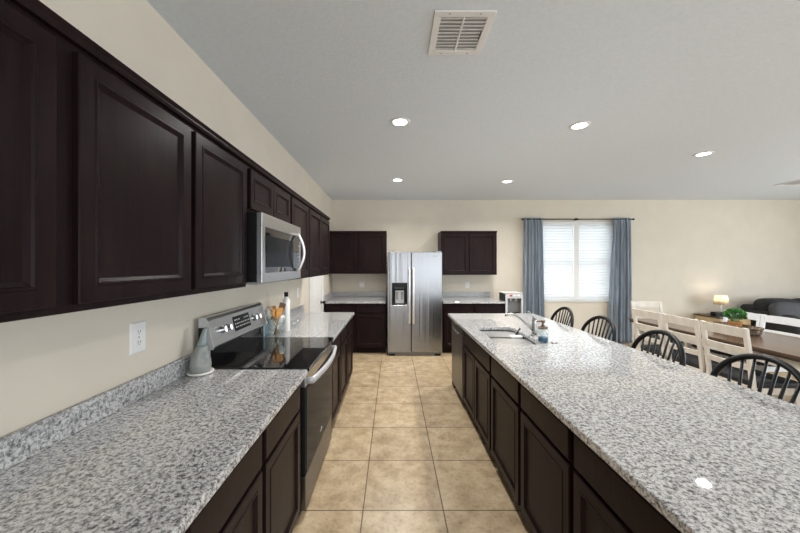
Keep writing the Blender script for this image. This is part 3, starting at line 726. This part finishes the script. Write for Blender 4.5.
UX, UY = -1.05, 2.83
t = thing('utensil_jar', 'clear glass jar of cooking utensils behind the range', 'jar', (UX, UY, 0.914))
obj('glass', lathe(B(), [(0.001, 0.001), (0.058, 0.001), (0.062, 0.008), (0.064, 0.08), (0.068, 0.165), (0.066, 0.166), (0.061, 0.08), (0.058, 0.011), (0.001, 0.008)], n=28), 'glass', t, smooth=True)
def utensil(name, label, top, kind, mat):
    t = thing(name, label, name.replace('_', ' ').split()[-1], (UX, UY, 0.926), group='utensils in the glass jar')
    bx, by = -top[0]*0.35, -top[1]*0.35
    a = Vector((bx, by, 0.0)); b = Vector((top[0], top[1], top[2])); d = (b-a).normalized(); h = b-d*0.085
    obj('handle', tube(B(), [a, h], [0.005, 0.006], 8), mat, t, smooth=True)
    side = Vector((0.35, 0.94, 0)); side = (side-d*side.dot(d)).normalized(); nn = d.cross(side)
    if kind == 'spoon':
        rings = []
        for j in range(9):
            u = -1+2*j/8; r = 0.038*math.sqrt(max(0.02, 1-u*u)); c = h+d*(0.045+0.045*u)
            rings.append([tuple(c+side*r*math.cos(2*PI*i/16)+nn*0.35*r*math.sin(2*PI*i/16)) for i in range(16)])
        bm = B(); loops(bm, rings); obj('spoon_bowl', bm, mat, t, smooth=True)
    elif kind == 'spatula':
        bm = B(); loops(bm, [[tuple(h+d*s+side*w*x+nn*y) for x, y in ((-1, -.003), (1, -.003), (1, .003), (-1, .003))] for s, w in ((0, 0.009), (0.02, 0.032), (0.06, 0.041), (0.092, 0.042), (0.098, 0.034))])
        obj('blade', bm, mat, t, bevel=0.002)
    elif kind == 'whisk':
        bm = B()
        for k in range(6):
            an = PI*k/6; u = side*math.cos(an)+nn*math.sin(an)
            P = [h-d*0.03+d*(0.13*math.sin(PI*i/14) if False else 0.065*(1-math.cos(2*PI*i/14)))+u*0.034*math.sin(2*PI*i/14)*(1 if True else 0) for i in range(15)]
            tube(bm, P, 0.0014, 5)
        obj('wires', bm, mat, t, smooth=True)
utensil('wooden_spoon', 'honey wooden spoon standing upright in the utensil jar', (-0.01, -0.03, 0.235), 'spoon', 'spoonwood')
utensil('wooden_spatula', 'honey wooden spatula in the utensil jar', (0.03, 0.0, 0.225), 'spatula', 'spoonwood')
utensil('slotted_turner', 'broad honey wood turner leaning toward wall in jar', (-0.045, 0.02, 0.24), 'spatula', 'spoonwood')
utensil('brown_spatula', 'dark brown spatula tallest at right of utensil jar', (0.035, 0.06, 0.26), 'spatula', 'brownwood')
utensil('wire_whisk', 'wire whisk at left of the utensil jar', (-0.055, -0.055, 0.245), 'whisk', 'chrome')
utensil('white_ladle', 'white ladle with round bowl at front of utensil jar', (0.055, 0.02, 0.165), 'spoon', 'ceramic_white')
t = thing('spray_bottle', 'tall white bottle with black cap behind the range', 'bottle', (-1.03, 3.03, 0.914))
obj('bottle_body', lathe(B(), [(0.001, 0), (0.033, 0.0), (0.035, 0.004), (0.035, 0.28), (0.030, 0.305), (0.019, 0.325), (0.017, 0.335)], n=24), 'ceramic_white', t, smooth=True)
obj('cap', lathe(B(), [(0.018, 0.332), (0.019, 0.335), (0.019, 0.37), (0.016, 0.374), (0.001, 0.374)], n=20), 'blackplastic', t, auto=0.6)
t = thing('blue_bottle', 'pale blue glass bottle left of the utensil jar near wall', 'bottle', (-1.14, 2.80, 0.914))
obj('bottle_glass', lathe(B(), [(0.001, 0), (0.03, 0), (0.033, 0.005), (0.033, 0.13), (0.022, 0.165), (0.012, 0.18), (0.012, 0.225), (0.014, 0.23), (0.001, 0.23)], n=20), 'bottleglass', t, smooth=True)
for k, (x, y, lb) in enumerate(((-1.0, 3.14, 'small clear glass shaker with steel lid nearer the white bottle'), (-0.985, 3.22, 'small clear glass shaker with steel lid farther from the white bottle'))):
    t = thing('shaker', lb, 'shaker', (x, y, 0.914), group='small glass shakers')
    obj('glass', lathe(B(), [(0.001, 0), (0.02, 0), (0.022, 0.004), (0.02, 0.05), (0.001, 0.05)], n=16), 'glass', t, smooth=True)
    obj('lid', lathe(B(), [(0.021, 0.05), (0.021, 0.066), (0.014, 0.074), (0.001, 0.075)], n=16), 'chrome', t, auto=0.6)

# ------------------------------------------------------------------ outlets
def outlet(loc, rz, label, w=0.078, h=0.124, kind='duplex'):
    t = thing('outlet', label, 'outlet', loc, rz)
    obj('plate', slab(B(), -w/2, w/2, -h/2, h/2, -0.006, 0.006), 'plate', t)
    for s in (-1, 1):
        bm = B(); cz = s*h*0.17
        loops(bm, [[(x, y, cz+z) for x, y_, z in rrect(-0.017, 0.017, -0.014, 0.014, 0, 0.008) for y in (yy,) for z in (y_,)] for yy in (-0.0055, -0.0085)])
        so = obj('socket', bm, 'plate', t)
        bm = B()
        for x in (-0.007, 0.007): box(bm, x-0.0012, x+0.0012, -0.0092, -0.008, cz-0.002, cz+0.008)
        cyl(bm, (0, -0.0092, cz-0.008), (0, -0.008, cz-0.008), 0.0025, n=8)
        obj('slots', bm, 'slot', so)
    obj('screw', cyl(B(), (0, -0.006, 0), (0, -0.0072, 0), 0.003, n=10), 'nickel', t)
outlet((XW, 1.50, 1.205), PI/2, 'white duplex outlet on left wall above the counter, left of vase', 0.094, 0.148)
outlet((XW, 4.05, 1.195), PI/2, 'white duplex outlet on left wall beyond the range near pantry door')
outlet((1.49, YB, 1.15), 0, 'white duplex outlet on back wall right of the fridge')
t = thing('outlet_adapter', 'round white water valve plate on back wall left of fridge', 'valve plate', (-0.62, YB, 1.16))
obj('plate', slab(B(), -0.05, 0.05, -0.06, 0.06, -0.006, 0.006), 'plate', t)
bm = B(); cyl(bm, (0, -0.006, 0.012), (0, -0.035, 0.012), 0.032, 0.028, n=20); obj('round_cover', bm, 'plate', t, auto=0.6)

# ------------------------------------------------------------------ water dispenser
t = thing('water_dispenser', 'white and black floor standing water dispenser right of the back counter', 'water dispenser', (1.955, 5.45, 0))
w, d, h = 0.305, 0.33, 1.06
obj('side_panel', box(B(), 0.0, 0.014, 0.02, d, 0.02, h-0.01), 'blackplastic', t, bevel=0.003)
obj('side_panel', box(B(), w-0.014, w, 0.02, d, 0.02, h-0.01), 'plate', t, bevel=0.003)
obj('rear_panel', box(B(), 0.014, w-0.014, d-0.02, d, 0.02, h-0.01), 'blackplastic', t)
bm = B(); box(bm, 0.0, w, 0.0, 0.02, 0.02, 0.70); box(bm, 0, 0.035, 0, 0.02, 0.70, 0.97); box(bm, w-0.03, w, 0, 0.02, 0.70, 0.97); box(bm, 0, w, 0, 0.02, 0.97, h)
obj('front_panel', bm, 'silver', t)
al = obj('alcove', box(B(), 0.035, w-0.03, 0.12, 0.13, 0.70, 0.97), 'greyplastic', t)
obj('drip_tray', box(B(), 0.035, w-0.03, 0.005, 0.12, 0.70, 0.715), 'blackplastic', t)
for k, c in enumerate(('plate', 'plate')):
    obj('spout', cyl(B(), (0.11+k*0.09, 0.07, 0.97), (0.11+k*0.09, 0.07, 0.92), 0.014, n=12), c, t)
obj('top_cover', box(B(), 0.0, w, 0.0, d, h-0.012, h+0.004), 'plate', t, bevel=0.004)
for k, c in enumerate(('red', 'plate', 'plate')):
    obj('button', box(B(), 0.07+k*0.065, 0.115+k*0.065, -0.005, 0.0, 1.005, 1.035), c, t, bevel=0.002)
obj('base', box(B(), 0.01, w-0.01, 0.02, d-0.01, 0.0, 0.02), 'blackplastic', t)

# ------------------------------------------------------------------ windsor counter stools
def make_stool(label, group):
    t = thing('windsor_stool', label, 'stool', group=group)
    sz = 0.635
    bm = B(); lathe(bm, [(0.15, 0), (0.19, 0.006), (0.205, 0.022), (0.20, 0.038), (0.17, 0.04), (0.09, 0.032), (0.001, 0.030)], 0, 0, sz-0.035, 32, sy=0.96)
    obj('seat', bm, 'blackpaint', t, smooth=True)
    for sx in (-1, 1):
        for sy in (-1, 1):
            p = [(sx*0.115, sy*0.115, sz-0.033), (sx*0.14, sy*0.14, sz-0.2), (sx*0.165, sy*0.165, 0.25), (sx*0.195, sy*0.195, 0.0)]
            obj('leg', tube(B(), p, [0.015, 0.02, 0.019, 0.013], 10), 'blackpaint', t, smooth=True)
    for a, b in (((-1, -1), (1, -1)), ((-1, 1), (1, 1)), ((-1, -1), (-1, 1)), ((1, -1), (1, 1))):
        z = 0.22 if a[0] != b[0] else 0.30
        q = 0.195-(z/0.6)*0.075
        obj('stretcher', tube(B(), [(a[0]*q, a[1]*q, z), ((a[0]+b[0])/2*q, (a[1]+b[1])/2*q, z), (b[0]*q, b[1]*q, z)], [0.009, 0.013, 0.009], 8), 'blackpaint', t, smooth=True)
    def yb(z): return 0.165+0.11*(z-sz)/0.43
    # bow
    pts = []
    n = 36; zc = 0.845; hw = 0.228; zt = 1.043
    for i in range(n+1):
        a = PI*i/n; x = -hw*math.cos(a); z = zc+(zt-zc)*math.sin(a); pts.append((x, z))
    low = [(-0.150, sz-0.005), (-0.186, 0.70), (-0.216, 0.77)]
    pts = low+pts+[(-x, z) for x, z in reversed(low)]
    P = [(x, yb(z)+0.03*((x/hw)**2)*-0.6, z) for x, z in pts]
    obj('bow', tube(B(), P, 0.0165, 10, flat=(1.0, 1.0)), 'blackpaint', t, smooth=True)
    for k in range(7):
        u = -1+2*(k+0.5)/7
        xb = 0.125*u; xt = 0.19*u; zt_ = zc+(zt-zc)*math.sqrt(max(0, 1-(xt/hw)**2))-0.012
        p0 = Vector((xb, yb(sz)-0.012*u*u, sz-0.005)); p1 = Vector((xt, yb(zt_)-0.018*(xt/hw)**2, zt_)); mdl = p0.lerp(p1, 0.5)
        obj('spindle', tube(B(), [p0, mdl, p1], [0.0065, 0.0085, 0.0065], 8), 'blackpaint', t, smooth=True)
    return t
ys = (1.705, 2.365, 3.03, 3.69)
labs = ('black windsor counter stool nearest the camera at the right edge of the island', 'black windsor counter stool second nearest along the island, before the cream chairs',
        'black windsor counter stool third from the camera, left of the right curtain', 'black windsor counter stool farthest away at the island, below the window')
st = make_stool(labs[0], 'windsor stools along the island')
SXC = 1.765
st.location = (SXC, ys[0], 0); st.rotation_euler = (0, 0, -PI/2)
for y, l, r in zip(ys[1:], labs[1:], (-0.03, 0.02, -0.02)): dup(st, (SXC, y, 0), -PI/2+r, l)

# ------------------------------------------------------------------ dining table and chairs
TX0, TX1, TY0, TY1 = 3.50, 4.42, 2.35, 4.66
t = thing('dining_table', 'long dark plank dining table with cream base behind the stools', 'table', ((TX0+TX1)/2, (TY0+TY1)/2, 0))
hx_, hy_ = (TX1-TX0)/2, (TY1-TY0)/2
obj('tabletop', box(B(), -hx_, hx_, -hy_, hy_, 0.735, 0.76), 'tabletop', t, bevel=0.003)
obj('top_edge', box(B(), -hx_+0.004, hx_-0.004, -hy_+0.004, hy_-0.004, 0.712, 0.735), 'darkwood', t)
bm = B(); ap = 0.06
box(bm, -hx_+ap, hx_-ap, -hy_+ap, -hy_+ap+0.022, 0.61, 0.712); box(bm, -hx_+ap, hx_-ap, hy_-ap-0.022, hy_-ap, 0.61, 0.712)
box(bm, -hx_+ap, -hx_+ap+0.022, -hy_+ap, hy_-ap, 0.61, 0.712); box(bm, hx_-ap-0.022, hx_-ap, -hy_+ap, hy_-ap, 0.61, 0.712)
obj('apron', bm, 'cream', t)
for sx in (-1, 1):
    for sy in (-1, 1):
        lx, ly = sx*(hx_-0.085), sy*(hy_-0.085)
        bm = B(); box(bm, lx-.045, lx+.045, ly-.045, ly+.045, 0.56, 0.712)
        lathe(bm, [(0.042, 0.56), (0.045, 0.53), (0.03, 0.51), (0.042, 0.42), (0.04, 0.2), (0.028, 0.06), (0.034, 0.03), (0.026, 0.0)], lx, ly, 0, 16)
        obj('leg', bm, 'cream', t, auto=0.7)
def make_chair(label, mat, group):
    t = thing('dining_chair', label, 'chair', group=group)
    w = 0.215
    def yb(z): return 0.20+(0.07*((z-0.45)/0.53)**1.15 if z > 0.45 else -0.0+0.05*((0.45-z)/0.45))
    for s in (-1, 1):
        zs = (0.0, 0.2, 0.45, 0.6, 0.75, 0.87, 0.975)
        bm = B(); loops(bm, [[(s*(w-0.018-0.0*z)+dx*0.018, yb(z)+dy*0.016, z) for dx, dy in ((-1, -1), (1, -1), (1, 1), (-1, 1))] for z in zs])
        obj('back_post', bm, mat, t, bevel=0.004)
        bm = B(); loops(bm, [[(s*(w-0.022)+dx*q, -0.195+dy*q, z) for dx, dy in ((-1, -1), (1, -1), (1, 1), (-1, 1))] for z, q in ((0, 0.014), (0.35, 0.02), (0.44, 0.02))])
        obj('front_leg', bm, mat, t, bevel=0.003)
    def rail(z0, z1, nm, crown=0.0):
        n = 12; rings = []
        for i in range(n+1):
            u = -1+2*i/n; x = (w-0.02)*u; c = 0.02*(1-u*u)
            zt = z1+crown*(1-u*u)
            rings.append([(x, yb(z0)-0.010+c, z0), (x, yb(z0)+0.010+c, z0), (x, yb(z1)+0.010+c, zt), (x, yb(z1)-0.010+c, zt)])
        bm = B(); loops(bm, rings); obj(nm, bm, mat, t)
    rail(0.885, 0.968, 'top_rail', 0.006); rail(0.735, 0.790, 'slat'); rail(0.585, 0.637, 'slat')
    bm = B(); box(bm, -w+0.03, w-0.03, -0.205, -0.185, 0.37, 0.43); box(bm, -w+0.03, w-0.03, 0.185, 0.205, 0.37, 0.43)
    for s in (-1, 1): box(bm, s*(w-0.025)-0.01, s*(w-0.025)+0.01, -0.19, 0.19, 0.37, 0.43)
    obj('seat_frame', bm, mat, t)
    obj('seat', rbox(B(), -w-0.005, w+0.005, -0.225, 0.182, 0.43, 0.492, 0.04, 0.02), 'cushion', t, smooth=True)
    for s in (-1, 1): obj('stretcher', bar(B(), (s*(w-0.022), -0.19, 0.17), (s*(w-0.022), 0.22, 0.17), 0.018, 0.028), mat, t)
    obj('stretcher', bar(B(), (-w+0.022, 0.02, 0.17), (w-0.022, 0.02, 0.17), 0.018, 0.028, up=(0, 1, 0)), mat, t)
    return t
GC = 'cream ladder-back chairs on the near side of the table'
CX = 3.47
ch = make_chair('cream ladder-back chair nearest the camera, its back toward the island', 'cream', GC)
ch.location = (CX, 3.05, 0); ch.rotation_euler = (0, 0, PI/2)
dup(ch, (CX, 3.515, 0), PI/2, 'cream ladder-back chair in the middle of the three along the island side of table')
dup(ch, (CX, 3.98, 0), PI/2, 'cream ladder-back chair farthest of the three along the island side of table')
dup(ch, (3.96, 4.70, 0), -0.16, 'cream ladder-back chair at the far end of the table by the right curtain', 'cream ladder-back chair at the head of the table')
GW = 'white chairs on the far side of the table'
cw = make_chair('white ladder-back chair across the table, right of the potted plant', 'whitewood', GW)
CR = 4.36
cw.scale = (1, 1, 0.955); cw.location = (CR, 3.72, 0); cw.rotation_euler = (0, 0, -PI/2)
dup(cw, (CR, 4.155, 0), -PI/2, 'white ladder-back chair across the table, mostly hidden behind the potted plant')
t = thing('basket', 'long woven brown basket tray on the dining table under the plant', 'basket', (4.03, 3.68, 0.76))
bm = B(); hx2, hy2 = 0.10, 0.21
loops(bm, [rrect(-hx2+.02, hx2-.02, -hy2+.02, hy2-.02, 0.0, 0.05), rrect(-hx2+.005, hx2-.005, -hy2+.005, hy2-.005, 0.02, 0.06), rrect(-hx2, hx2, -hy2, hy2, 0.075, 0.06), rrect(-hx2+.004, hx2-.004, -hy2+.004, hy2-.004, 0.082, 0.06), rrect(-hx2+.016, hx2-.016, -hy2+.016, hy2-.016, 0.078, 0.05), rrect(-hx2+.022, hx2-.022, -hy2+.022, hy2-.022, 0.015, 0.05)])
obj('tray', bm, 'basket', t, smooth=True)
bm = B(); R = rrect(-hx2, hx2, -hy2, hy2, 0.08, 0.06); n = len(R)
for i in range(n):
    a, b = Vector(R[i]), Vector(R[(i+1) % n]); m_ = max(1, int((b-a).length/0.02))
    for k in range(m_):
        p = a.lerp(b, k/m_); q = a.lerp(b, (k+1.4)/m_); cyl(bm, p+Vector((0, 0, -0.008)), q+Vector((0, 0, 0.006)), 0.008, n=6)
obj('braided_rim', bm, 'basket', t, smooth=True)
t = thing('potted_plant', 'round green leafy plant in small terracotta pot standing in the basket', 'plant', (4.03, 3.70, 0.775))
obj('pot', lathe(B(), [(0.001, 0), (0.042, 0), (0.046, 0.004), (0.058, 0.09), (0.064, 0.092), (0.064, 0.112), (0.058, 0.113), (0.053, 0.098), (0.001, 0.095)], n=28), 'terracotta', t, auto=0.7)
rnd = random.Random(5); bm = B()
for k in range(1500):
    v = Vector((rnd.gauss(0, 1), rnd.gauss(0, 1), rnd.gauss(0, 1))).normalized()
    if v.z < -0.45: continue
    r = rnd.uniform(0.72, 1.05)
    c = Vector((v.x*0.092*r, v.y*0.092*r, 0.185+v.z*0.078*r))
    d = (v+Vector((rnd.uniform(-.6, .6), rnd.uniform(-.6, .6), rnd.uniform(-.2, .6)))).normalized(); s = d.cross(Vector((rnd.uniform(-1, 1), rnd.uniform(-1, 1), rnd.uniform(-1, 1)))).normalized(); nn = d.cross(s)
    L_ = rnd.uniform(0.016, 0.026); w_ = L_*0.36
    q = [c-d*L_*0.5, c+s*w_+nn*0.002, c+d*L_*0.5, c-s*w_+nn*0.002]
    bm.faces.new([bm.verts.new(p) for p in q])
obj('foliage', bm, 'leaf', t)
bm = B()
for k in range(16):
    a = 2*PI*k/16+0.3; tube(bm, [(0.02*math.cos(a), 0.02*math.sin(a), 0.09), (0.04*math.cos(a), 0.04*math.sin(a), 0.14), (0.065*math.cos(a), 0.065*math.sin(a), 0.19)], 0.003, 5)
obj('stems', bm, 'leaf', t)

# ------------------------------------------------------------------ living corner: end table, lamp, sofa
t = thing('end_table', 'low cabinet table with dark top and pale wood sides under the lamp', 'end table', (6.27, 5.98, 0))
obj('tabletop', box(B(), -0.31, 0.31, -0.25, 0.25, 0.565, 0.592), 'darkwood', t, bevel=0.004)
obj('body', box(B(), -0.29, 0.29, -0.215, 0.23, 0.12, 0.565), 'oak', t)
for k in (-1, 1):
    d_ = obj('door', slab(B(), min(k*0.006, k*0.28), max(k*0.006, k*0.28), 0.14, 0.55, -0.235), 'oak', t)
    obj('knob', cyl(B(), (k*0.04, -0.235, 0.36), (k*0.04, -0.255, 0.36), 0.01, n=12), 'blackplastic', d_)
    for y in (-0.19, 0.2): obj('leg', cyl(B(), (k*0.26, y, 0), (k*0.26, y, 0.12), 0.016, 0.022), 'darkwood', t)
t = thing('clock_box', 'small black box lying on the dark end table left of lamp', 'box', (6.11, 5.92, 0.592))
obj('case', rbox(B(), -0.085, 0.085, -0.05, 0.05, 0, 0.075, 0.012, 0.004), 'blackplastic', t, smooth=True)
obj('face', box(B(), -0.07, 0.07, -0.052, -0.05, 0.015, 0.06), 'blackglass', t)
t = thing('table_lamp', 'lit table lamp with cream drum shade and white stem on end table', 'lamp', (6.29, 6.02, 0.592))
obj('base', lathe(B(), [(0.001, 0), (0.075, 0), (0.078, 0.008), (0.03, 0.02), (0.016, 0.04), (0.013, 0.06)], n=28), 'ceramic_white', t, smooth=True)
obj('stem', cyl(B(), (0, 0, 0.05), (0, 0, 0.25), 0.014), 'ceramic_white', t, smooth=True)
bm = B(); lathe(bm, [(0.112, 0.205), (0.088, 0.375)], n=36, cap0=False, cap1=False)
o = obj('lamp_shade', bm, 'shade', t, smooth=True); sm = o.modifiers.new('thick', 'SOLIDIFY'); sm.thickness = 0.002
obj('bulb', lathe(B(), [(0.012, 0.25), (0.014, 0.265), (0.028, 0.29), (0.026, 0.315), (0.001, 0.325)], n=16), 'bulb', t, smooth=True)
lb = bpy.data.lights.new('bulb_light', 'POINT'); lb.energy = 1.5; lb.color = (1.0, 0.90, 0.76); lb.shadow_soft_size = 0.03
lo = bpy.data.objects.new('bulb_light', lb); COL.objects.link(lo); lo.parent = t; lo.location = (0, 0, 0.34)
t = thing('sofa', 'charcoal grey fabric sofa against the back wall at right', 'sofa', (7.90, 5.68, 0))
obj('base', rbox(B(), -1.05, 1.05, -0.44, 0.52, 0.08, 0.30, 0.06, 0.03), 'sofa', t, smooth=True)
obj('back_frame', rbox(B(), -1.05, 1.05, 0.30, 0.56, 0.28, 0.78, 0.08, 0.05), 'sofa', t, smooth=True)
for s in (-1, 1): obj('arm', cushion(B(), s*1.05-0.13, s*1.05+0.13, -0.46, 0.5, 0.08, 0.70), 'sofa', t, smooth=True)
for k in (-1, 0, 1):
    obj('seat_cushion', cushion(B(), k*0.62-0.31, k*0.62+0.31, -0.45, 0.2, 0.28, 0.48, p=6), 'sofa', t, smooth=True)
    obj('back_cushion', cushion(B(), k*0.66-0.34, k*0.66+0.34, 0.08, 0.40, 0.44, 0.92, p=4.5), 'sofa', t, smooth=True)
for sx in (-1, 1):
    for y in (-0.36, 0.45): obj('leg', cyl(B(), (sx*0.95, y, 0), (sx*0.95, y, 0.1), 0.02, 0.026), 'darkwood', t)
o = obj('throw_pillow', cushion(B(), -0.33, 0.33, -0.11, 0.11, -0.17, 0.2, p=3.0), 'pillow', None, smooth=True)
o.location = (7.02, 5.52, 0.69); o.rotation_euler = (-0.35, 0.08, -0.12); tag(o, 'grey oblong throw pillow leaning on the charcoal sofa back', 'pillow')

# ------------------------------------------------------------------ ceiling fixtures
def downlight(x, y, label, src=[None]):
    if src[0] is None:
        t = thing('recessed_light', label, 'ceiling light', (x, y, ZC), group='recessed ceiling downlights')
        obj('trim_ring', lathe(B(), [(0.062, -0.001), (0.064, -0.005), (0.088, -0.006), (0.092, -0.002), (0.092, -0.0005)], n=32, cap0=False, cap1=False), 'white', t, smooth=True)
        obj('diffuser', lathe(B(), [(0.063, -0.004), (0.001, -0.0045)], n=32, cap0=False), 'led', t)
        l = bpy.data.lights.new('downlight_beam', 'AREA'); l.shape = 'DISK'; l.size = 0.12; l.energy = LIGHT_W; l.color = (1.0, 0.97, 0.925); l.spread = 2.6
        lo = bpy.data.objects.new('downlight_beam', l); COL.objects.link(lo); lo.parent = t; lo.location = (0, 0, -0.012)
        src[0] = t; return t
    return dup(src[0], (x, y, ZC), 0, label)
downlight(0.065, 2.875, 'round lit ceiling downlight over the aisle, nearest the vent')
downlight(1.755, 2.95, 'round lit ceiling downlight above the island middle, right of the vent')
downlight(3.66, 3.70, 'round lit ceiling downlight farthest right, above the dining table')
downlight(0.07, 4.84, 'small round lit ceiling downlight in front of the fridge')
downlight(1.79, 4.92, 'small round lit ceiling downlight nearest the curtains, above the island far end')
downlight(0.065, -1.6, 'added unseen fill downlight behind the camera over the aisle')  # this and the next two: out-of-view lamps added to even the light
downlight(1.755, -1.6, 'added unseen fill downlight behind the near end of the island')
downlight(5.6, 0.8, 'added unseen fill downlight over the living room behind the table')
def vent(x0, x1, y0, y1, label):
    t = thing('ceiling_vent', label, 'vent', ((x0+x1)/2, (y0+y1)/2, ZC)); a, b = (x1-x0)/2, (y1-y0)/2
    bm = B(); z0, z1 = -0.010, -0.0005; f = 0.038
    box(bm, -a, a, -b, -b+f, z0, z1); box(bm, -a, a, b-f, b, z0, z1); box(bm, -a, -a+f, -b+f, b-f, z0, z1); box(bm, a-f, a, -b+f, b-f, z0, z1); box(bm, -0.006, 0.006, -b+f, b-f, z0, z1)
    obj('frame', bm, 'white', t, bevel=0.003)
    obj('backing', box(B(), -a+f, a-f, -b+f, b-f, -0.0018, -0.0006), 'silver', t)
    bm = B(); n = 10
    for k in range(n):
        y = -b+f+(2*b-2*f)*(k+0.5)/n
        for xa, xb in ((-a+f, -0.006), (0.006, a-f)):
            loops(bm, [[(x, y-0.0105, -0.011), (x, y+0.008, -0.0045), (x, y+0.008, -0.003), (x, y-0.0105, -0.0095)] for x in (xa, xb)])
    obj('louvers', bm, 'white', t)
    obj('damper_lever', box(B(), a-f-0.008, a-f-0.004, -0.03, 0.03, -0.013, -0.008), 'slot', t)
    for sx in (-1, 1):
        for sy in (-1, 1): obj('screw', cyl(B(), (sx*a*0.5, sy*(b-f*0.4), -0.010), (sx*a*0.5, sy*(b-f*0.4), -0.0115), 0.004, n=8), 'greyplastic', t)
vent(0.215, 0.535, 1.61, 1.945, 'square white ceiling vent with two columns of louvers over the aisle')
vent(6.24, 6.55, 4.80, 5.15, 'white ceiling vent over the living corner at the right edge of photo')
